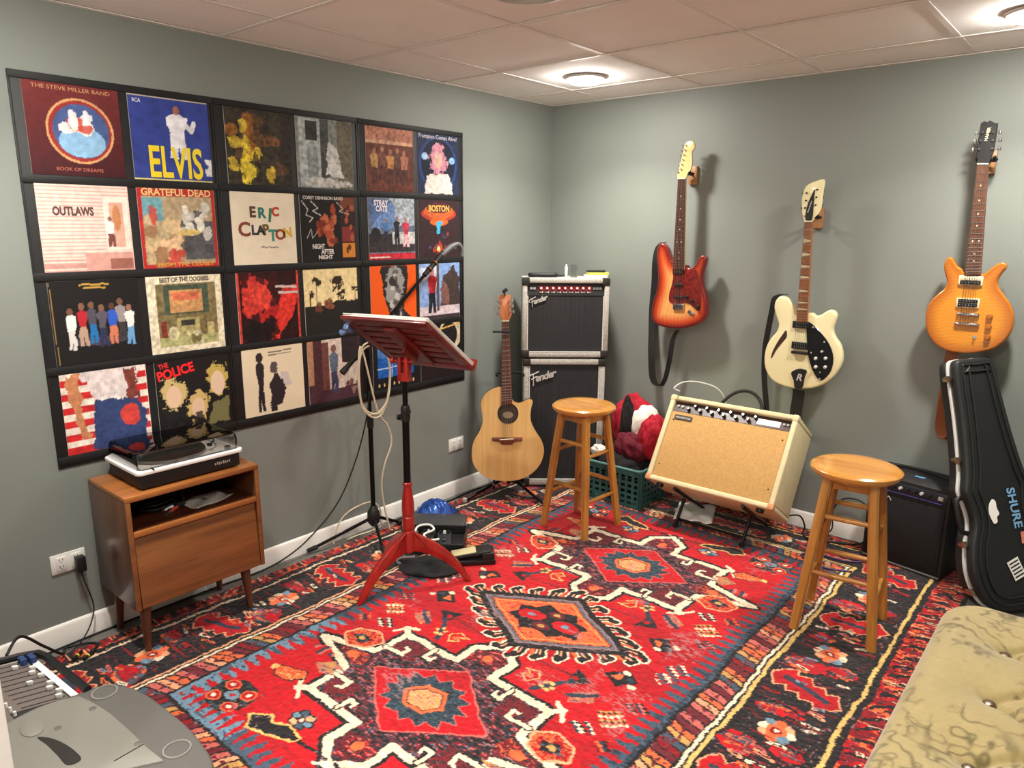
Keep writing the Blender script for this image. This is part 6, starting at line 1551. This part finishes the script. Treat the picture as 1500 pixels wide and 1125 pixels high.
# ================================================================ small black practice amplifier
t = thing('practice_amplifier', 'small black practice amplifier on the floor beside the hard case', 'amplifier', (2.335, -.215, RUG_Z), R_(-11))
W_, H_, D_ = .37, .455, .20
M_bvin = mat('black_vinyl', (28, 28, 29), .55, bump=.4, bscale=220)
b = B()
prism(b, [(-.0, 0), (D_, 0), (D_, H_), (.035, H_), (.0, H_ - .02)], -W_ / 2, W_ / 2, .006, 2, RZ(R_(90))); sh = obj('cabinet_shell', b, M_bvin, t)
b = B(); box(b, (0, -.004, .185), (W_ - .03, .01, .325), bev=.003); obj('grille', b, mat('black_mesh', (17, 17, 18), .8, bump=.6, bscale=600), t)
Mp = T(0, -.001, H_ - .062) @ RX(R_(-8))
b = B(); box(b, (0, 0, 0), (W_ - .03, .008, .055), Mp, bev=.002); p = obj('control_panel', b, mat('panel_navy', (26, 26, 34), .3), t)
for k in range(8):
    x = -.13 + .032 * k; b = B(); cyl(b, Mp @ Vector((x, -.004, .006)), Mp @ Vector((x, -.018, .006)), .0085, .007, 12); obj('knob', b, M_silver if k % 3 == 0 else M_black, p)
b = B(); box(b, (.145, -.005, .004), (.022, .006, .018), Mp, bev=.001); obj('power_switch', b, mat('switch_grey', (150, 150, 140), .4), p)
b = B(); box(b, (0, -.005, -.021), (W_ - .06, .002, .004), Mp); obj('panel_line', b, mat('panel_blue', (60, 70, 140), .4), p)
b = B(); box(b, (0, -.003, .012), (W_ - .01, .012, .010), bev=.003); obj('bottom_trim', b, mat('grey_trim', (110, 108, 104), .4), t)
b = B(); tube(b, crv([(-.12, D_ * .55, H_ + .0), (-.09, D_ * .55, H_ + .016), (0, D_ * .55, H_ + .02), (.09, D_ * .55, H_ + .016), (.12, D_ * .55, H_ + .0)], 5), .010, 8, sx=.6); obj('carry_handle', b, M_rubber, t)
b = B(); box(b, (.02, .06, H_ + .0006), (.045, .018, .001)); obj('sticker', b, mat('sticker_blue', (90, 150, 190), .5), t)
for sx_ in (-1, 1):
    b = B(); box(b, (sx_ * (W_ / 2 - .015), .02, H_ - .012), (.034, .044, .03), bev=.008); obj('corner_cap', b, M_black, t)
Mlg = T(-.155, -.008, .32)
b = B(); tube(b, [Mlg @ Vector((p.x, -.002, p.y)) for p in crv([Vector((x_, z_, 0)) for x_, z_ in ((-.01, .02), (.01, -.005), (.022, .022), (.034, 0), (.046, .02), (.058, .002), (.072, .024), (.085, .006))], 5)], .0022, 6); obj('brand_script', b, M_silver, t)

# ================================================================ hard guitar case leaning by the wall
ac = Vector((-.325, .185, 1.0)).normalized(); nc = Vector((.80, -.60, 0)); nc = (nc - ac * nc.dot(ac)).normalized(); wc = nc.cross(ac).normalized()
if wc.x > 0: wc = -wc                          # towards the latched edge
OCs = Vector((2.812, -.325, RUG_Z + .004))
# local x = -wc (right), y = -nc (into), z = ac
xc = -wc; yc = -nc
MCs = Matrix((xc, yc, ac)).transposed().to_4x4()
if MCs.determinant() < 0: MCs = Matrix((-xc, yc, ac)).transposed().to_4x4()
MCs.translation = OCs
t = thing('guitar_case', 'black hard-shell guitar case with silver edge and stickers leaning by the wall', 'guitar case', M=MCs)
M_abs = mat('black_shell_plastic', (34, 35, 35), .42, bump=.35, bscale=420, spec=.4)
M_alu = mat('aluminium_edge', (222, 222, 218), .4, metal=.25)
CL = 1.10
half = [(0, -.0), (.09, .005), (.165, .05), (.20, .13), (.205, .21), (.185, .30), (.158, .365), (.152, .42), (.165, .49), (.170, .53), (.150, .60), (.132, .72), (.118, .86), (.110, 1.0), (.100, 1.075), (.078, 1.10), (0, CL)]
right = half[1:-1]; outc = [(p.x, p.y) for p in crv([Vector((a_, b_, 0)) for a_, b_ in half] + [Vector((-a_, b_, 0)) for a_, b_ in right[::-1]], 4, True)]
th = .115
b = B(); prism(b, outc, -th * .5 + .004, -.004, .018, 4, front=True); obj('lid_shell', b, M_abs, t, 60)
b = B(); prism(b, outc, .004, th * .5, .018, 4); obj('bottom_shell', b, M_abs, t, 60)
b = B(); po = outc if area2(outc) > 0 else outc[::-1]; prism(b, inset(po, -.0035), -.0055, .0055, .001, 1); obj('edge_band', b, M_alu, t)
for s_, yy in ((.030, -th * .5 + .001), (.060, -th * .5 - .0015)):
    q = inset(po, s_); b = B(); tube(b, [(x, yy, z) for x, z in q], .0042, 6, True); obj('moulded_ridge', b, M_abs, t)
sl = -1 if (MCs.to_3x3() @ Vector((1, 0, 0))).dot(wc) < 0 else 1
def edge_x(z):
    c_ = [(abs(q[1] - z), q[0]) for q in po if q[0] * sl > 0]; return min(c_)[1]
for z in (1.02, .66, .30, .10):
    x = edge_x(z); b = B(); box(b, (x + sl * .006, -.003, z), (.014, .050, .020), bev=.003); box(b, (x + sl * .012, -.012, z), (.012, .030, .028), bev=.004); la = obj('latch', b, mat('nickel', (176, 160, 146), .25, metal=1.), t)
zc = .42; x = edge_x(zc)
b = B(); tube(b, crv([(x + sl * .005, -.0, zc + .075), (x + sl * .03, -.0, zc + .065), (x + sl * .036, -.0, zc), (x + sl * .03, -.0, zc - .065), (x + sl * .005, -.0, zc - .075)], 5), .011, 10); hd_ = obj('handle', b, M_rubber, t)
for s_ in (-1, 1):
    b = B(); box(b, (x + sl * .005, 0, zc + s_ * .078), (.022, .045, .022), bev=.004); obj('handle_mount', b, M_black, t)
yst = -th * .5 - .0004
def st(x, z, w_, h_, m, ang=0, shape=None):
    b = B(); prism(b, shape or [(-w_ / 2, -h_ / 2), (w_ / 2, -h_ / 2), (w_ / 2, h_ / 2), (-w_ / 2, h_ / 2)], yst - .0008, yst + .0002, M=T(x, 0, z) @ RY(ang)); return obj('sticker', b, m, t, 0)
# stickers
text('sticker_lettering', 'SHURE', .058, mat('sticker_sky', (120, 168, 206), .5), t, T(.03, yst - .0006, .43) @ RY(R_(88)) @ MXZ, bold=.0014, ext=.0004)
st(-.062, .425, 0, 0, M_paper, R_(10), outl([(0, .055), (.014, .045), (.018, .02), (.03, -.005), (.018, -.02), (.02, -.04), (.004, -.05), (-.008, -.035), (-.02, -.01), (-.022, .02), (-.012, .045)], 3))
ds = st(.0, .175, .062, .085, M_paper, R_(-18))
for k in range(5):
    b = B(); box(b, (0, yst - .001, 0), (.05, .0006, .006), T(.0, 0, .175) @ RY(R_(-18)) @ T(0, 0, -.03 + .015 * k)); obj('sticker_text_line', b, M_black, ds, 0)
st(.07, .30, .03, .05, mat('sticker_pink', (214, 130, 110), .5), R_(5))

# ================================================================ tufted bench
M_gold = mat('gold_brocade', (180, 160, 100), .7, attr=True, bump=.25, bscale=500, sheen=.3)
OX0, OX1, OY0, OY1, OZ = 2.690, 3.42, -2.62, -1.30, .455
t = thing('tufted_bench', 'gold brocade tufted bench with button top in front of the hard case', 'bench', ((OX0 + OX1) / 2, (OY0 + OY1) / 2, 0))
W_, L_ = OX1 - OX0, OY1 - OY0
btn = []
for i, x in enumerate(np.arange(-W_ / 2 + .19, W_ / 2 - .1, .175)):
    for y in np.arange(-L_ / 2 + .18 + (.145 if i % 2 else 0), L_ / 2 - .12, .29): btn.append((x, y))
nxg, nyg = 190, 300
uu, vv = np.meshgrid(np.linspace(-1, 1, nxg), np.linspace(-1, 1, nyg))
rad = .13
# rounded-rectangle mapping with a rolled edge
xx, yy = uu * W_ / 2, vv * L_ / 2
qx = np.abs(xx) - (W_ / 2 - rad); qy = np.abs(yy) - (L_ / 2 - rad)
sd = np.hypot(np.maximum(qx, 0), np.maximum(qy, 0)) - rad + np.minimum(np.maximum(qx, qy), 0)
sc_ = np.where(sd > 0, 1 - sd / (np.hypot(np.maximum(qx, 1e-6), np.maximum(qy, 1e-6)) + 1e-6), 1)
cxr = np.sign(xx) * (W_ / 2 - rad); cyr = np.sign(yy) * (L_ / 2 - rad); cm = (qx > 0) & (qy > 0) & (sd > 0)
xx = np.where(cm, cxr + (xx - cxr) * sc_, xx); yy = np.where(cm, cyr + (yy - cyr) * sc_, yy); sd = np.minimum(sd, 0)
ed = np.clip(-sd / .07, 0, 1); zz = OZ - .07 * (1 - np.sqrt(1 - (1 - ed) ** 2)) + .006 * np.sin(yy * 7) * ed
dm = np.full(xx.shape, 9.); dip = np.zeros(xx.shape)
for bx, by in btn:
    d = np.hypot(xx - bx, yy - by); dm = np.minimum(dm, d); dip += .014 * np.exp(-(d / .03) ** 2) + .022 * np.exp(-(d / .085) ** 2)
fold = np.zeros(xx.shape)
for i, a_ in enumerate(btn):
    for c_ in btn[i + 1:]:
        dd = math.hypot(a_[0] - c_[0], a_[1] - c_[1])
        if dd < .24: fold = np.maximum(fold, np.exp(-(segdist(xx, yy, a_, c_) / .012) ** 2))
zz = zz - dip - .016 * fold
rg = np.random.default_rng(3)
def fn(kx, ky):
    a_ = rg.standard_normal(xx.shape)
    for ax, k in ((1, kx), (0, ky)):
        c_ = np.cumsum(np.concatenate([a_] * 3, ax), ax); n = a_.shape[ax]; a_ = (np.take(c_, np.arange(n) + n + k, ax) - np.take(c_, np.arange(n) + n, ax)) / k
    return a_ / a_.std()
def sm(a_, n=2):
    for _ in range(n): a_ = (a_ + np.roll(a_, 1, 0) + np.roll(a_, -1, 0) + np.roll(a_, 1, 1) + np.roll(a_, -1, 1)) / 5
    return a_
f1 = sm(fn(13, 13), 5); f1 /= f1.std(); f3 = sm(fn(22, 16), 4); f3 /= f3.std(); f2 = sm(fn(48, 40), 6); f2 /= f2.std()
leafw = np.clip(1.15 - np.abs(f1) / .42, 0, 1) * np.clip(.75 + 1.2 * f2, 0, 1); leafw = np.maximum(leafw, np.clip(.9 - np.abs(f3 - .8) / .3, 0, 1) * np.clip(.6 + f2, 0, .9))
cg = np.empty(xx.shape + (3,)); cg[:] = nplin((154, 137, 88)); cg += (nplin((98, 84, 44)) - cg) * leafw[..., None]; cg *= (1 + .03 * fn(3, 2))[..., None]
me = gridmesh('cushion_top', np.stack([xx, yy, zz], -1), np.clip(cg, 0, 1)); omesh('cushion_top', me, M_gold, t, 180)
b = B(); prism(b, [(p[0], p[1]) for p in rrect(W_ - .006, L_ - .006, rad, 8)], -(OZ - .068), -.13, .01, 2, MZ); o = obj('upholstered_base', b, mat('gold_base_fabric', (164, 146, 98), .75, bump=.25, bscale=500, var=.12, vscale=25), t)
for k, (bx, by) in enumerate(btn):
    i = int(np.argmin((xx - bx) ** 2 + (yy - by) ** 2)); z0 = zz.ravel()[i]
    b = B(); lathe(b, [(0, -.01), (.015, -.008), (.018, .0), (.013, .007), (0, .0105)], 16, T(bx, by, z0 + .012)); obj('button', b, mat('metal_button', (130, 112, 96), .25, metal=.9), t)
for sx_ in (-1, 1):
    for sy_ in (-1, 1):
        b = B(); cyl(b, (sx_ * (W_ / 2 - .09), sy_ * (L_ / 2 - .09), .135), (sx_ * (W_ / 2 - .08), sy_ * (L_ / 2 - .08), .0), .026, .016, 16); obj('leg', b, WS, t)

# ================================================================ portable sound system with mixer
PZ = .25
t = thing('portable_mixer', 'grey moulded portable sound system with a fader panel beside the doorway', 'sound mixer', (.80, -3.4, RUG_Z + .003))
M_gry = mat('grey_moulded_plastic', (124, 122, 114), .5, bump=.3, bscale=500)
M_gry2 = mat('grey_moulded_plastic_dark', (92, 90, 86), .5, bump=.3, bscale=500)
pw = lambda u, v, z=PZ: (lambda p: (p.x - .80, p.y + 3.4))(floor_at(u, v, z))
o1 = [pw(*q) for q in ((113, 1021), (128, 1013), (150, 1009), (185, 1009), (215, 1021), (245, 1043), (275, 1068), (300, 1098), (313, 1122))]
o1 += [(.63, .17), (.70, .12), (.72, .0), (.69, -.17), (.0, -.19), pw(-25, 1098), pw(-10, 1078), pw(14, 1061), pw(55, 1040), pw(85, 1030)]
base_out = [(p.x, p.y) for p in crv([Vector((a_, b_, 0)) for a_, b_ in o1], 3, True)]
b = B(); prism(b, base_out, -PZ, -.0, .009, 3, MZ); obj('case_body', b, M_gry2, t, 60)
# raised inner deck
o2 = [pw(*q) for q in ((117, 1027), (140, 1038), (163, 1053), (190, 1077), (211, 1097), (240, 1123))]
o2 += [(.33, -.12), (.28, -.17), (.02, -.175), pw(-20, 1100), pw(-5, 1081), pw(14, 1066), pw(55, 1045), pw(85, 1034)]
b = B(); prism(b, [(p[0], p[1]) for p in o2], -(PZ + .006), -(PZ - .01), .003, 2, MZ); dk = obj('deck', b, M_gry, t, 40)
for (u, v, a_) in ((154, 1020, 0), (260, 1104, 0)):
    x, y = pw(u, v); b = B(); lathe(b, [(.03, -.001), (.031, .004), (.036, .004), (.037, -.001)], 32, T(x, y, PZ), ring=True); obj('foot_ring', b, M_gry, t)
for (u, v) in ((137, 1046), (203, 1098), (86, 1075)):
    x, y = pw(u, v); b = B(); lathe(b, [(0, .001), (.008, .001), (.0095, 0), (.0095, -.002), (0, -.002)], 16, T(x, y, PZ + .0068)); obj('screw_boss', b, M_gry2, dk)
hp = [pw(*q) for q in ((56, 1089), (75, 1090), (95, 1098), (112, 1110), (120, 1122), (100, 1130), (85, 1115), (70, 1100))]
b = B(); prism(b, [(p.x, p.y) for p in crv([Vector((a_, b_, 0)) for a_, b_ in hp], 4, True)], -(PZ + .0072), -(PZ + .004), 0, 1, MZ); obj('handle_recess', b, M_dark, dk)
b = B(); q0, q1 = pw(211, 1099), pw(168, 1124); cyl(b, (q0[0], q0[1], PZ + .0062), (q1[0], q1[1], PZ + .0062), .0016, n=6); obj('panel_seam', b, M_dark, dk)
x, y = pw(48, 1076); b = B(); lathe(b, [(.0, .004), (.02, .006), (.034, .001), (.034, -.002), (0, -.002)], 24, T(x, y, PZ + .0068) @ Matrix.Diagonal((1.2, .8, 1, 1))); obj('thumb_bump', b, M_gry, dk)
# mixer panel: frame along the white strip (px 52,967 -> 117,1021)
A0 = Vector((*pw(52, 967), 0)); A1 = Vector((*pw(117, 1021), 0)); e1 = (A1 - A0); Lm = e1.length; e1.normalize(); e2 = Vector((pw(0, 1006)[0] - pw(60, 990)[0], pw(0, 1006)[1] - pw(60, 990)[1], 0)).normalized()
Dm = .40
Q = lambda s_, d: A0 + e1 * s_ + e2 * d
Lx = Lm + .16; pl_ = [Q(0, 0), Q(Lm, 0), Q(Lm + .02, .04), Q(Lx, .16), Q(Lx, Dm), Q(0, Dm)]
b = B(); prism(b, [(p.x, p.y) for p in pl_], -(PZ - .004), -.02, .004, 2, MZ); mp_ = obj('mixer_body', b, M_black, t, 40)
b = B(); tube(b, [Q(-.02, Dm) + Vector((0, 0, PZ + .004)), Q(-.022, .03) + Vector((0, 0, PZ + .004)), Q(-.012, -.012) + Vector((0, 0, PZ + .004)), Q(.03, -.022) + Vector((0, 0, PZ + .004)), Q(Lm, -.022) + Vector((0, 0, PZ + .004))], .012, 8); obj('rim_rail', b, M_black, t)
Mq = Matrix((e1, e2, Vector((0, 0, 1)))).transposed().to_4x4(); Mq.translation = A0 + Vector((0, 0, PZ - .003))
b = B(); box(b, (Lm / 2, .012, 0), (Lm, .02, .003), Mq); obj('write_on_strip', b, M_white, mp_, 0)
b = B(); box(b, (Lm / 2, Dm / 2 + .012, -.0005), (Lm, Dm - .03, .002), Mq); box(b, (Lm + .08, Dm / 2 + .085, -.0005), (.16, Dm - .175, .002), Mq); obj('mixer_panel', b, mat('panel_taupe', (104, 94, 90), .5), mp_, 0)
nch = 10; XC = 6; rnn = random.Random(8)
M_bl = mat('knob_navy', (46, 66, 112), .35)
for k in range(nch + XC):
    s_ = Lm * (k + .6) / nch
    if k < nch: b = B(); box(b, (s_, .085, .001), (.0035, .11, .0012), Mq); obj('fader_slot', b, M_dark, mp_, 0)
    d = .035 + .012 * (k % 2) if k not in (0, 1, 5) else .07
    if 1 <= k < nch:
        b = B(); box(b, (s_, d if k != 5 else .075, .008), (.011, .017, .014), Mq, bev=.003); obj('fader_cap', b, M_white, mp_)
    for j, dd in enumerate((.165, .20, .235, .27, .305, .34)):
        kq = Mq @ Vector((s_, dd, 0))
        if bool(inpoly(np.array([kq.x]), np.array([kq.y]), o2)[0]) or bool(inpoly(np.array([kq.x]), np.array([kq.y]), base_out)[0]): continue
        mm = M_bl if (k < 2 and j < 3) else (M_gry2 if j > 1 else M_white)
        b = B(); r_ = .0085 if j > 1 or k < 2 else .005; cyl(b, Mq @ Vector((s_, dd, .001)), Mq @ Vector((s_, dd, .014)), r_, r_ * .8, 12); obj('rotary_knob', b, mm, mp_)
for k in (0, 1):
    for d in (.03, .055):
        b = B(); cyl(b, Mq @ Vector((.012 + .018 * k, d - .015, .001)), Mq @ Vector((.012 + .018 * k, d - .015, .02)), .011, .009, 14); obj('master_knob', b, M_bl, mp_)
cable('mixer_cable', 'black cable running from the back of the mixer down to the floor', [(.30, -3.36, .20), (.24, -3.30, .22), (.18, -3.22, .12), (.12, -3.15, .03), (.06, -3.12, .014), (.075, -3.06, .012), (.12, -3.03, .016), (.17, -3.06, .016)], .005, M_rubber)
t = thing('jack_plug', 'black cable plugs with yellow bands lying on the rug by the cabinet', 'cable plug', (.16, -3.115, zr), R_(40))
for k in range(2):
    b = B(); cyl(b, (k * .04, -.02, .008), (k * .04, .03, .008), .007, n=10); pg_ = obj('plug_body', b, M_rubber, t)
    b = B(); cyl(b, (k * .04, .0, .008), (k * .04, .007, .008), .0078, n=12); obj('yellow_band', b, mat('yellow_band', (224, 210, 60), .5), pg_)
bpy.context.view_layer.update()
